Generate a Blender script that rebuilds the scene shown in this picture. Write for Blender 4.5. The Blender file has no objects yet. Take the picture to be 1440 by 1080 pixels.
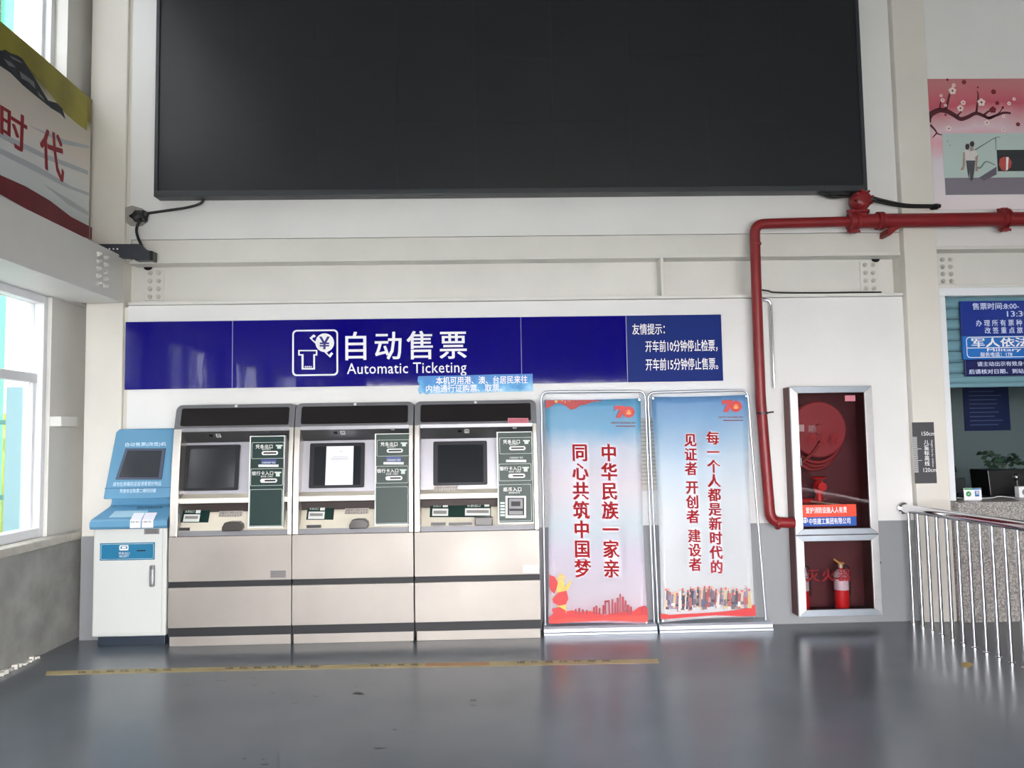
import bpy, bmesh, math, random
from mathutils import Vector, Matrix
random.seed(7)
SC = bpy.context.scene
COL = SC.collection

# ------------------------------------------------------------------ camera, world, daylight, exposure
F = 1100.0
PITCH, YAW, ROLL = 0.0683, 0.0268, -0.0169
CAM = Vector((0.0, -6.298, 1.52))
FW = Vector((math.sin(YAW)*math.cos(PITCH), math.cos(YAW)*math.cos(PITCH), math.sin(PITCH)))
R0 = Vector((math.cos(YAW), -math.sin(YAW), 0)); U0 = R0.cross(FW)
RT = R0*math.cos(ROLL)+U0*math.sin(ROLL); UP = -R0*math.sin(ROLL)+U0*math.cos(ROLL)
cd = bpy.data.cameras.new('camera'); cam = bpy.data.objects.new('camera', cd); COL.objects.link(cam)
cd.sensor_width = 36.0; cd.lens = 36.0*F/1440.0; cd.clip_start = 0.05; cd.clip_end = 300
M = Matrix((RT, UP, -FW)).transposed().to_4x4(); M.translation = CAM
cam.matrix_world = M
SC.camera = cam
SC.view_settings.view_transform = 'Standard'; SC.view_settings.look = 'None'
SC.view_settings.gamma = 1.0; SC.view_settings.use_curve_mapping = False
SC.view_settings.exposure = 2.3
SC.cycles.max_bounces = 10; SC.cycles.diffuse_bounces = 6; SC.cycles.glossy_bounces = 4
SC.cycles.transmission_bounces = 6; SC.cycles.transparent_max_bounces = 8
SC.cycles.caustics_reflective = False; SC.cycles.caustics_refractive = False
SC.cycles.sample_clamp_indirect = 6.0

w = bpy.data.worlds.new('overcast sky'); SC.world = w; w.use_nodes = True
bg = w.node_tree.nodes['Background']; bg.inputs[0].default_value = (1.0, 0.972, 0.985, 1); bg.inputs[1].default_value = 5.0

def portal(name, loc, rot, sx, sy):
    l = bpy.data.lights.new(name, 'AREA'); l.shape = 'RECTANGLE'; l.size = sx; l.size_y = sy
    l.cycles.is_portal = True
    o = bpy.data.objects.new(name, l); COL.objects.link(o); o.location = loc; o.rotation_euler = rot
    return o
HALF = math.pi/2

# ------------------------------------------------------------------ pixel helpers (photo 1440x1080)
def ray(x, y): return FW+RT*((x-720)/F)-UP*((y-540)/F)
def PY(x, y, Y=0.0):
    d = ray(x, y); t = (Y-CAM.y)/d.y; q = CAM+d*t; return q.x, q.z
def PX(x, y, X):
    d = ray(x, y); t = (X-CAM.x)/d.x; q = CAM+d*t; return q.y, q.z
def PZ(x, y, Z=0.0):
    d = ray(x, y); t = (Z-CAM.z)/d.z; q = CAM+d*t; return q.x, q.y

# ------------------------------------------------------------------ materials
def lin(c):
    return tuple(((v/255)/12.92 if v/255 <= .04045 else ((v/255+.055)/1.055)**2.4) for v in c)
MATS = {}
def mat(name, rgb, rough=.6, metal=0, var=0, vscale=3, bump=0, bscale=60, coat=0, spec=None, stretch=None, emit=None, trans=0, alpha=1, rvar=0):
    if name in MATS: return MATS[name]
    m = bpy.data.materials.new(name); m.use_nodes = True; nt = m.node_tree; b = nt.nodes['Principled BSDF']
    c = lin(rgb)+(1,)
    b.inputs['Base Color'].default_value = c; b.inputs['Roughness'].default_value = rough; b.inputs['Metallic'].default_value = metal
    if coat: b.inputs['Coat Weight'].default_value = coat; b.inputs['Coat Roughness'].default_value = .05
    if spec is not None: b.inputs['Specular IOR Level'].default_value = spec
    if trans: b.inputs['Transmission Weight'].default_value = trans
    if alpha < 1: b.inputs['Alpha'].default_value = alpha
    if emit: b.inputs['Emission Color'].default_value = c; b.inputs['Emission Strength'].default_value = emit
    if var or bump or rvar:
        tc = nt.nodes.new('ShaderNodeTexCoord'); mp = nt.nodes.new('ShaderNodeMapping'); nt.links.new(tc.outputs['Object'], mp.inputs[0])
        if stretch: mp.inputs['Scale'].default_value = stretch
    if var or rvar:
        n = nt.nodes.new('ShaderNodeTexNoise'); n.inputs['Scale'].default_value = vscale; n.inputs['Detail'].default_value = 5
        nt.links.new(mp.outputs[0], n.inputs['Vector'])
    if var:
        r = nt.nodes.new('ShaderNodeValToRGB')
        r.color_ramp.elements[0].position = .3; r.color_ramp.elements[1].position = .72
        r.color_ramp.elements[0].color = tuple(v*(1-var) for v in c[:3])+(1,)
        r.color_ramp.elements[1].color = tuple(min(1, v*(1+var*.4)) for v in c[:3])+(1,)
        nt.links.new(n.outputs['Fac'], r.inputs[0]); nt.links.new(r.outputs[0], b.inputs['Base Color'])
    if rvar:
        mr = nt.nodes.new('ShaderNodeMapRange'); mr.inputs[3].default_value = max(.02, rough-rvar); mr.inputs[4].default_value = rough+rvar
        nt.links.new(n.outputs['Fac'], mr.inputs[0]); nt.links.new(mr.outputs[0], b.inputs['Roughness'])
    if bump:
        n2 = nt.nodes.new('ShaderNodeTexNoise'); n2.inputs['Scale'].default_value = bscale; n2.inputs['Detail'].default_value = 3
        nt.links.new(mp.outputs[0], n2.inputs['Vector'])
        bu = nt.nodes.new('ShaderNodeBump'); bu.inputs['Strength'].default_value = bump; bu.inputs['Distance'].default_value = .01
        nt.links.new(n2.outputs['Fac'], bu.inputs['Height']); nt.links.new(bu.outputs[0], b.inputs['Normal'])
    MATS[name] = m; return m

def ramp_mat(name, stops, axis='Z', lo=0, hi=1, rough=.45, wob=.0, wscale=3, axmix=None):
    """colour bands printed along one world axis"""
    m = bpy.data.materials.new(name); m.use_nodes = True; nt = m.node_tree; b = nt.nodes['Principled BSDF']
    b.inputs['Roughness'].default_value = rough
    g = nt.nodes.new('ShaderNodeNewGeometry'); s = nt.nodes.new('ShaderNodeSeparateXYZ'); nt.links.new(g.outputs['Position'], s.inputs[0])
    src = s.outputs[axis]
    if axmix:
        ad = nt.nodes.new('ShaderNodeMath'); ad.operation = 'MULTIPLY_ADD'; ad.inputs[1].default_value = axmix[1]
        nt.links.new(s.outputs[axmix[0]], ad.inputs[0]); nt.links.new(src, ad.inputs[2]); src = ad.outputs[0]
    mr = nt.nodes.new('ShaderNodeMapRange'); mr.inputs[1].default_value = lo; mr.inputs[2].default_value = hi
    nt.links.new(src, mr.inputs[0]); out = mr.outputs[0]
    if wob:
        n = nt.nodes.new('ShaderNodeTexNoise'); n.inputs['Scale'].default_value = wscale; n.inputs['Detail'].default_value = 4
        nt.links.new(g.outputs['Position'], n.inputs['Vector'])
        su = nt.nodes.new('ShaderNodeMath'); su.operation = 'SUBTRACT'; su.inputs[1].default_value = .5; nt.links.new(n.outputs['Fac'], su.inputs[0])
        ma = nt.nodes.new('ShaderNodeMath'); ma.operation = 'MULTIPLY_ADD'; ma.inputs[1].default_value = wob
        nt.links.new(su.outputs[0], ma.inputs[0]); nt.links.new(out, ma.inputs[2]); out = ma.outputs[0]
    r = nt.nodes.new('ShaderNodeValToRGB'); cr = r.color_ramp; stops = sorted(stops)
    cr.elements[0].position = stops[0][0]; cr.elements[0].color = lin(stops[0][1])+(1,)
    cr.elements[1].position = stops[-1][0]; cr.elements[1].color = lin(stops[-1][1])+(1,)
    for p, c in stops[1:-1]: e = cr.elements.new(p); e.color = lin(c)+(1,)
    nt.links.new(out, r.inputs[0]); nt.links.new(r.outputs[0], b.inputs['Base Color'])
    return m

WALL = mat('white wall paint', (228, 228, 226), .55, var=.05, vscale=1.3, bump=.05, bscale=30)
LEDGE = mat('cream beam paint', (218, 217, 210), .5, var=.06, vscale=2)
STEELP = mat('grey white steel paint', (218, 217, 212), .42, var=.06, vscale=2.2)
COLP = mat('aged column paint', (222, 218, 209), .45, var=.08, vscale=1.5)
DADO = mat('grey dado paint', (140, 142, 145), .45, var=.07, vscale=2)
DADOL = mat('dirty grey cement dado', (160, 160, 155), .7, var=.3, vscale=4, bump=.3, bscale=25)
DIRTY = mat('dusty sill paint', (196, 192, 182), .6, var=.25, vscale=8)
CEIL = mat('ceiling panels', (150, 150, 148), .8)
BLACK = mat('black plastic', (18, 18, 20), .35)
RUBBER = mat('black cable rubber', (16, 16, 18), .5)
VOID = mat('dark hole', (10, 10, 10), .9)
STEEL = mat('brushed stainless steel', (165, 159, 152), .47, .44, var=.12, vscale=2.2, rvar=.14, bump=.25, bscale=3.2, stretch=(1, 1, 1))
STEELS = mat('curved steel frame', (200, 195, 188), .32, .9, var=.05, vscale=4)
STEELD = mat('dark brushed metal', (134, 134, 138), .42, .9, var=.08, vscale=4)
CHROME = mat('polished chrome tube', (225, 225, 228), .12, 1)
ALU = mat('aluminium frame', (192, 192, 192), .38, .75, var=.06, vscale=10)
GUN = mat('dark grey band', (44, 45, 48), .5, spec=.3)
WHITE = mat('white print', (240, 240, 242), .5)
RED = mat('red fire paint', (134, 30, 34), .4, var=.12, vscale=9)
NAVY = None

# ------------------------------------------------------------------ objects
WL = {}
def obj(name, g, m, parent=None, bevel=0, smooth=False, label=None):
    """g: bmesh in world coordinates -> one linked mesh object"""
    me = bpy.data.meshes.new(name)
    off = WL.get(parent, Vector((0, 0, 0)))
    bmesh.ops.recalc_face_normals(g, faces=g.faces) if g.faces else None
    # origin of a top-level mesh at the centre of its base
    if parent is None:
        vs = [v.co for v in g.verts]
        lo = [min(v[i] for v in vs) for i in range(3)]; hi = [max(v[i] for v in vs) for i in range(3)]
        off = Vector(((lo[0]+hi[0])/2, (lo[1]+hi[1])/2, lo[2]))
    for v in g.verts: v.co -= off
    g.to_mesh(me); g.free()
    if smooth:
        me.shade_smooth()
        if smooth is not True: me.set_sharp_from_angle(angle=smooth)
    for mm in (m if isinstance(m, (list, tuple)) else [m]): me.materials.append(mm)
    o = bpy.data.objects.new(name, me); COL.objects.link(o)
    if parent is not None: o.parent = parent
    else: o.location = off
    WL[o] = off.copy()
    if bevel:
        b = o.modifiers.new('bevel', 'BEVEL'); b.width = bevel; b.segments = 2; b.limit_method = 'ANGLE'; b.angle_limit = .7
    if label: o['label'] = label
    return o
def tag(o, label, cat, group=None):
    o['label'] = label; o['category'] = cat
    if group: o['group'] = group
    return o
def thing(name, loc, label, cat, group=None):
    o = bpy.data.objects.new(name, None); COL.objects.link(o); o.location = loc; o.empty_display_size = .1
    WL[o] = Vector(loc); return tag(o, label, cat, group)
def struct(name, g, m, bevel=0, parent=None, smooth=False):
    o = obj(name, g, m, parent, bevel, smooth)
    if parent is None: o['kind'] = 'structure'
    return o
def sroot(name, loc=(0, 0, 0)):
    o = bpy.data.objects.new(name, None); COL.objects.link(o); o.location = loc; WL[o] = Vector(loc); o['kind'] = 'structure'; return o

# ------------------------------------------------------------------ geometry
def B(*boxes, g=None):
    g = g or bmesh.new()
    for x0, x1, y0, y1, z0, z1 in boxes:
        v = [g.verts.new((x, y, z)) for x in (x0, x1) for y in (y0, y1) for z in (z0, z1)]
        for f in ((0, 1, 3, 2), (4, 6, 7, 5), (0, 4, 5, 1), (2, 3, 7, 6), (0, 2, 6, 4), (1, 5, 7, 3)): g.faces.new([v[i] for i in f])
    return g
def prism(pts, a, b, axis='Y', g=None, fy=None):
    """outline extruded along an axis. axis Y: pts (x,z); X: pts (y,z); Z: pts (x,y). fy(z): extra y shift"""
    g = g or bmesh.new()
    def mk(p, t):
        if axis == 'Y':
            return (p[0], t+(fy(p[1]) if fy else 0), p[1])
        if axis == 'X': return (t, p[0], p[1])
        return (p[0], p[1], t)
    A = [g.verts.new(mk(p, a)) for p in pts]; C = [g.verts.new(mk(p, b)) for p in pts]
    n = len(pts)
    f1 = g.faces.new(A); f2 = g.faces.new(C[::-1]); f1.normal_update(); f2.normal_update()
    for i in range(n): g.faces.new((A[i], C[i], C[(i+1) % n], A[(i+1) % n]))
    if n > 4: bmesh.ops.triangulate(g, faces=[f1, f2])
    return g
def rrect(x0, z0, x1, z1, r, n=5, corners=(1, 1, 1, 1)):
    o = []
    for k, (cx, cz, a0) in enumerate(((x1-r, z1-r, 0), (x0+r, z1-r, 90), (x0+r, z0+r, 180), (x1-r, z0+r, 270))):
        if not corners[k]:
            o.append(((x1, z1), (x0, z1), (x0, z0), (x1, z0))[k]); continue
        for i in range(n+1):
            a = math.radians(a0+90*i/n); o.append((cx+r*math.cos(a), cz+r*math.sin(a)))
    return o
def circ(cx, cz, r, n=24, rz=None): return [(cx+r*math.cos(2*math.pi*i/n), cz+(rz or r)*math.sin(2*math.pi*i/n)) for i in range(n)]
def ring(pts_out, pts_in, a, b, g=None):
    g = g or bmesh.new(); n = len(pts_out)
    L = [[g.verts.new((p[0], t, p[1])) for p in P] for P in (pts_out, pts_in) for t in (a, b)]
    oa, ob, ia, ib = L
    for i in range(n):
        j = (i+1) % n
        g.faces.new((oa[i], oa[j], ia[j], ia[i])); g.faces.new((ob[i], ib[i], ib[j], ob[j]))
        g.faces.new((oa[i], ob[i], ob[j], oa[j])); g.faces.new((ia[i], ia[j], ib[j], ib[i]))
    return g
def smooth_pts(P, n=6):
    """Catmull-Rom through points"""
    P = [Vector(p) for p in P]; Q = [P[0]*2-P[1]]+P+[P[-1]*2-P[-2]]; out = []
    for i in range(1, len(Q)-2):
        for k in range(n):
            t = k/n; a, b, c, d = Q[i-1:i+3]
            out.append(.5*((2*b)+(c-a)*t+(2*a-5*b+4*c-d)*t*t+(3*b-a-3*c+d)*t**3))
    return out+[P[-1]]
def rounded(P, r, n=6):
    P = [Vector(p) for p in P]; out = [P[0]]
    for i in range(1, len(P)-1):
        a = (P[i-1]-P[i]); b = (P[i+1]-P[i]); rr = min(r, a.length*.49, b.length*.49)
        s = P[i]+a.normalized()*rr; e = P[i]+b.normalized()*rr
        for k in range(n+1):
            t = k/n; out.append(s*(1-t)**2+P[i]*2*t*(1-t)+e*t*t)
    return out+[P[-1]]
def tube(P, r, seg=12, g=None, closed=False):
    g = g or bmesh.new(); P = [Vector(p) for p in P]; rings = []; n = len(P)
    T0 = (P[1]-P[0]).normalized(); up = Vector((0, 0, 1)) if abs(T0.z) < .9 else Vector((1, 0, 0))
    N = (up-T0*up.dot(T0)).normalized()
    for i in range(n):
        if closed: T = (P[(i+1) % n]-P[i-1]).normalized()
        elif i == 0: T = T0
        elif i == n-1: T = (P[-1]-P[-2]).normalized()
        else: T = ((P[i+1]-P[i]).normalized()+(P[i]-P[i-1]).normalized()).normalized()
        N = (N-T*N.dot(T)).normalized(); Bn = T.cross(N)
        rr = r[i] if isinstance(r, (list, tuple)) else r
        rings.append([g.verts.new(P[i]+(N*math.cos(2*math.pi*k/seg)+Bn*math.sin(2*math.pi*k/seg))*rr) for k in range(seg)])
    m = n if closed else n-1
    for i in range(m):
        a, b = rings[i], rings[(i+1) % n]
        for k in range(seg): g.faces.new((a[k], a[(k+1) % seg], b[(k+1) % seg], b[k]))
    if not closed: g.faces.new(rings[0][::-1]); g.faces.new(rings[-1])
    return g
def cyl(p0, p1, r, seg=20, g=None): return tube([p0, p1], r, seg, g)
def lathe(prof, c, axis='Z', seg=24, g=None):
    """prof: (radius, height) list"""
    g = g or bmesh.new(); rings = []
    for r, h in prof:
        row = []
        for k in range(seg):
            a = 2*math.pi*k/seg; u, v = r*math.cos(a), r*math.sin(a)
            p = {'Z': (u, v, h), 'Y': (u, h, v), 'X': (h, u, v)}[axis]
            row.append(g.verts.new((c[0]+p[0], c[1]+p[1], c[2]+p[2])))
        rings.append(row)
    for a, b in zip(rings, rings[1:]):
        for k in range(seg): g.faces.new((a[k], a[(k+1) % seg], b[(k+1) % seg], b[k]))
    g.faces.new(rings[0]); g.faces.new(rings[-1][::-1])
    return g
def grid_sheet(nu, nv, fn, thick=None, g=None):
    g = g or bmesh.new(); V = [[g.verts.new(fn(i/nu, j/nv)) for j in range(nv+1)] for i in range(nu+1)]
    for i in range(nu):
        for j in range(nv): g.faces.new((V[i][j], V[i+1][j], V[i+1][j+1], V[i][j+1]))
    return g

# ------------------------------------------------------------------ lettering
TXT = {}
def glyphs(s, space=1.0, line=1.0, off=0.0, align='LEFT', shear=0):
    key = (s, space, line, off, align, shear)
    if key in TXT: return TXT[key]
    cu = bpy.data.curves.new('t', 'FONT'); cu.body = s; cu.size = 1; cu.space_character = space; cu.space_line = line
    cu.offset = off; cu.resolution_u = 2; cu.align_x = align; cu.shear = shear
    o = bpy.data.objects.new('t', cu); COL.objects.link(o); bpy.context.view_layer.update()
    me = bpy.data.meshes.new_from_object(o.evaluated_get(bpy.context.evaluated_depsgraph_get()))
    V = [(v.co.x, v.co.y) for v in me.vertices]; Fc = [tuple(p.vertices) for p in me.polygons]
    bpy.data.objects.remove(o); bpy.data.curves.remove(cu); bpy.data.meshes.remove(me)
    x0 = min(v[0] for v in V); x1 = max(v[0] for v in V); y0 = min(v[1] for v in V); y1 = max(v[1] for v in V)
    V = [((a-x0)/(x1-x0), (b-y0)/(y1-y0)) for a, b in V]
    TXT[key] = (V, Fc, x1-x0, y1-y0); return TXT[key]
def letter(g, s, quad, fn, **k):
    """quad TL TR BR BL in plane coordinates; fn maps (u,v) of the plane to 3-D"""
    off = k.pop('off', 0)
    V, Fc, W_, H_ = glyphs(s, **k); TL, TR, BR, BL = quad
    ox, oy = off/W_, off/H_            # heavier strokes: the glyph laid down again slightly shifted
    sh = [(0, 0)] if not off else [(-ox, -oy*.6), (ox, oy*.6), (-ox, oy*.6), (ox, -oy*.6)]
    if off > .04: sh += [(-ox*1.2, 0), (ox*1.2, 0), (0, -oy*1.2), (0, oy*1.2)]
    p0, pu, pv = [Vector(fn(*q_)) for q_ in ((TL[0], TL[1]), (TL[0]+1, TL[1]), (TL[0], TL[1]+1))]
    nrm = (pu-p0).cross(pv-p0).normalized()
    for i_, (dx_, dy_) in enumerate(sh):
        vs = []
        for a, b in V:
            a += dx_; b += dy_
            t = [TL[i]*(1-a)*b+TR[i]*a*b+BR[i]*a*(1-b)+BL[i]*(1-a)*(1-b) for i in (0, 1)]
            vs.append(g.verts.new(Vector(fn(*t))+nrm*(.00012*i_)))
        for f in Fc:
            try: g.faces.new([vs[i] for i in f])
            except ValueError: pass
    return g
def T(s, box, Y, g=None, **k):
    """text on a wall-parallel plane; box: (x0,y0,x1,y1) photo px, or 4 px corners"""
    g = g or bmesh.new()
    if len(box) == 4 and not isinstance(box[0], tuple):
        (X0, Z1), (X1, Z0) = PY(box[0], box[1], Y), PY(box[2], box[3], Y)
        q = ((X0, Z1), (X1, Z1), (X1, Z0), (X0, Z0))
    else: q = [PY(px, py, Y) for px, py in box]
    return letter(g, s, q, lambda u, v: (u, Y, v), **k)
def letobj(name, g, m, parent):
    # keep font faces facing the viewer
    me = bpy.data.meshes.new(name); off = WL.get(parent, Vector((0, 0, 0)))
    for v in g.verts: v.co -= off
    g.to_mesh(me); g.free(); me.materials.append(m)
    o = bpy.data.objects.new(name, me); COL.objects.link(o); o.parent = parent; WL[o] = off.copy(); return o
def rpx(x0, y0, x1, y1, Y):
    (a, d), (b, c) = PY(x0, y0, Y), PY(x1, y1, Y); return a, c, b, d     # X0,Z0,X1,Z1
def flat(pts, Y, t=.0015, g=None): return prism(pts, Y, Y+t, 'Y', g)

# ================================================================== SETTING
XL, XR, YR, ZC = -3.30, 9.0, -9.6, 6.6
# ---- floor
fm = bpy.data.materials.new('grey epoxy floor'); fm.use_nodes = True; nt = fm.node_tree; b = nt.nodes['Principled BSDF']
geo = nt.nodes.new('ShaderNodeNewGeometry'); n1 = nt.nodes.new('ShaderNodeTexNoise'); n1.inputs['Scale'].default_value = .9; n1.inputs['Detail'].default_value = 6
n2 = nt.nodes.new('ShaderNodeTexNoise'); n2.inputs['Scale'].default_value = 22; n2.inputs['Detail'].default_value = 4
rp = nt.nodes.new('ShaderNodeValToRGB'); rp.color_ramp.elements[0].position = .3; rp.color_ramp.elements[1].position = .7
rp.color_ramp.elements[0].color = lin((92, 100, 108))+(1,); rp.color_ramp.elements[1].color = lin((106, 113, 121))+(1,)
mr = nt.nodes.new('ShaderNodeMapRange'); mr.inputs[3].default_value = .14; mr.inputs[4].default_value = .30
nt.links.new(geo.outputs['Position'], n1.inputs['Vector']); nt.links.new(geo.outputs['Position'], n2.inputs['Vector'])
nt.links.new(n1.outputs['Fac'], rp.inputs[0]); nt.links.new(rp.outputs[0], b.inputs['Base Color'])
nt.links.new(n1.outputs['Fac'], mr.inputs[0]); nt.links.new(mr.outputs[0], b.inputs['Roughness'])
bu = nt.nodes.new('ShaderNodeBump'); bu.inputs['Strength'].default_value = .02; bu.inputs['Distance'].default_value = .01
n3 = nt.nodes.new('ShaderNodeTexNoise'); n3.inputs['Scale'].default_value = 5; nt.links.new(geo.outputs['Position'], n3.inputs['Vector'])
nt.links.new(n3.outputs['Fac'], bu.inputs['Height']); nt.links.new(bu.outputs[0], b.inputs['Normal'])
b.inputs['Specular IOR Level'].default_value = .42
floor = struct('floor', B((XL-.3, XR+.2, YR-.2, .3, -.1, 0)), fm)
struct('ceiling', B((XL-.3, XR+.2, YR-.2, .5, ZC, ZC+.1)), CEIL)

# ---- back wall, built round the hose cabinet's recess and the beam
CX0, CX1, CZ0, CZ1 = 2.375, 3.035, .085, 1.885        # cabinet opening
WX0, WX1 = -2.90, 3.40
ZD = .80
wb = sroot('wall_back', (0, 0, 0))
struct('plaster', B((WX0, CX0, 0, .3, ZD, 2.625), (CX1, WX1, 0, .3, ZD, 2.625), (CX0, CX1, 0, .3, CZ1, 2.625), (CX0, CX1, .14, .3, ZD, CZ1)), WALL, parent=wb)
struct('dado', B((WX0, CX0, -.003, .3, 0, ZD), (CX1, WX1, -.003, .3, 0, ZD), (CX0, CX1, -.003, .3, 0, CZ0), (CX0, CX1, .14, .3, CZ0, ZD)), DADO, parent=wb)
struct('upper_plaster', B((WX0, WX1, 0, .3, 3.165, ZC)), WALL, parent=wb)
struct('ledge_band', B((WX0+.02, WX1, .002, .3, 2.992, 3.160)), LEDGE, parent=wb)
struct('joint_filler', B((-2.96, WX0, .03, .3, 0, 2.62), (-2.96, WX0, .03, .3, 3.0, ZC), (WX1, WX1+.25, .03, .3, 0, ZC)), COLP, parent=wb)
struct('corner_infill', B((-3.6, -2.9, .28, .36, 0, ZC)), WALL, parent=wb)
struct('beam_backing', B((-3.2, WX1+.2, .17, .3, 2.6, 3.2)), COLP, parent=wb)

# ---- steel beam over the machines, with stiffener, bolt plates and bolts
BOLT = mat('weathered bolt paint', (198, 196, 188), .5, var=.2, vscale=30)
def bolt_plate(root, x0, x1, z0, z1, y, cols=2, rows=4):
    obj('bolt_plate', B((x0, x1, y-.012, y, z0, z1)), STEELP, root, bevel=.002)
    for i in range(cols):
        for j in range(rows):
            cx = x0+(x1-x0)*(.28+.44*i/(cols-1)); cz = z0+(z1-z0)*(.11+.78*j/(rows-1))
            g = lathe([(.021, y-.012), (.021, y-.016), (.017, y-.016), (.016, y-.030), (.009, y-.030), (.009, y-.038)], (cx, 0, cz), 'Y', 10)
            obj('bolt', g, BOLT, root)
bw = .13
bb = sroot('steel_beam', (.23, .05, 2.63))
obj('web', B((-2.95, WX1, bw, bw+.03, 2.64, 2.985)), STEELP, bb)
obj('top_flange', B((-2.89, WX1-.008, -.02, bw, 2.965, 2.988)), STEELP, bb, bevel=.003)
obj('bottom_flange', B((-2.89, WX1-.008, -.03, bw, 2.628, 2.652)), STEELP, bb, bevel=.003)
x_, _ = PY(931, 390, 0)
obj('stiffener', B((x_-.012, x_+.012, -.012, bw, 2.652, 2.965)), STEELP, bb, bevel=.002)
bolt_plate(bb, -2.825, -2.67, 2.69, 2.945, bw)
bolt_plate(bb, 3.115, 3.265, 2.69, 2.945, bw)
for cx in (-2.80, 3.25):
    obj('access_hole', prism([(cx-.035, 2.9645), (cx-.03, 2.95), (cx-.012, 2.94), (cx+.012, 2.94), (cx+.03, 2.95), (cx+.035, 2.9645)], bw-.015, bw-.013), VOID, bb)
    obj('weld_gap', B((cx-.05, cx+.09, bw-.014, bw-.0125, 2.653, 2.664)), VOID, bb)
# ---- beam to the right of the column
bb2 = sroot('steel_beam', (4.8, .05, 2.63))
obj('web', B((3.68, 9.0, bw, bw+.03, 2.72, 3.03)), STEELP, bb2)
obj('top_flange', B((3.68, 9.0, -.02, bw, 3.01, 3.035)), STEELP, bb2, bevel=.003)
obj('bottom_flange', B((3.68, 9.0, -.02, bw, 2.692, 2.715)), STEELP, bb2, bevel=.003)
bolt_plate(bb2, 3.775, 3.93, 2.745, 2.98, bw)

# ---- columns
struct('column', B((3.402, 3.675, -.06, .3, 0, ZC)), COLP, bevel=.006)
cl = sroot('column', (-3.09, 0, 0))
obj('shaft', B((-3.235, -2.94, 0, .3, .80, ZC)), COLP, cl, bevel=.006)
obj('painted_base', B((-3.237, -2.938, -.003, .3, 0, .80)), DADO, cl, bevel=.003)

# ---- right of column: mural wall, window wall
wr = sroot('wall_right_bay', (6, 0, 0)); wr.name = 'wall_back_right'
OX0, OX1, OZ0, OZ1 = 3.74, 6.6, .96, 2.62
obj('upper_plaster', B((3.675, XR, 0, .3, 3.04, ZC)), WALL, wr)
obj('plaster', B((OX1+.05, XR, 0, .3, 0, 2.69)), WALL, wr)

# ---- ticket window: frame, shutter, room behind
tw = sroot('window_3', (5.1, 0, .95))
FRM = mat('white window frame', (226, 229, 232), .4)
obj('frame_head', B((3.677, OX1+.05, -.03, .1, OZ1, 2.69)), FRM, tw, bevel=.004)
obj('frame_jamb', B((3.677, OX0, -.03, .1, .95, OZ1)), FRM, tw, bevel=.004)
obj('frame_jamb', B((OX1, OX1+.05, -.03, .1, .95, OZ1)), FRM, tw, bevel=.004)
SHUT = mat('teal blue shutter', (118, 160, 172), .4, .2)
shz = 1.90
n = 8
for i in range(n):
    z0 = shz+(OZ1-shz)*i/n; z1 = shz+(OZ1-shz)*(i+1)/n
    obj('shutter_slat', prism([(.055, z0+.003), (.045, z0+.02), (.04, (z0+z1)/2), (.045, z1-.02), (.055, z1-.002), (.07, z1-.002), (.07, z0+.003)], OX0+.002, OX1-.002, 'X'), SHUT, tw)
obj('shutter_bar', B((OX0+.002, OX1-.002, .035, .075, shz-.03, shz)), SHUT, tw, bevel=.003)
RW = mat('office wall paint', (96, 112, 114), .7)
br = sroot('ticket_office', (5.1, 1.5, 0)); br.name = 'wall_office'
obj('office_back', B((3.5, 6.9, 2.3, 2.4, 0, 3)), RW, br)
obj('office_side', B((3.5, 3.6, .31, 2.3, 0, 3)), RW, br)
obj('office_side', B((6.8, 6.9, .31, 2.3, 0, 3)), RW, br)
obj('office_top', B((3.5, 6.9, .31, 2.4, 3, 3.1)), RW, br)
obj('office_floor', B((3.5, 6.9, .31, 2.4, -.05, 0)), RW, br)

# ---- left wall
wl = sroot('wall_left', (XL, -6, 0))
yw0 = -.24
segs = []       # window bays along the wall (Y far, Y near)
y = yw0
BAYS = [(-.24, -1.50), (-1.85, -3.55), (-3.95, -5.65), (-6.05, -7.75)]
XT = XL-.26
obj('dado', B((XT, XL, YR, .3, 0, .775)), DADOL, wl)
obj('sill', B((XT, XL+.035, YR, yw0+.35, .775, .835)), DIRTY, wl, bevel=.006)
piers = []
prev = .3
for a, c in BAYS:
    piers.append((prev, a)); prev = c
piers.append((prev, YR))
for k, (a, c) in enumerate(piers):
    obj('pier', B((XT, XL-(.07 if k == 0 else 0), c, a, .835, 2.66), (XT, XL, c, a, 4.36, 6.2)), STEELP if k == 0 else WALL, wl)
obj('upper_infill', B((XT, XL, YR, -3.55, 4.36, 6.2)), WALL, wl)
obj('stub_rib', B((XL-.07, XL+.02, yw0, -.004, 1.665, 1.74)), STEELP, wl, bevel=.004)
obj('spandrel', B((XT, XL, YR, .3, 2.66, 4.36)), WALL, wl)
obj('head', B((XT, XL, YR, .3, 6.2, ZC)), WALL, wl)
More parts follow.
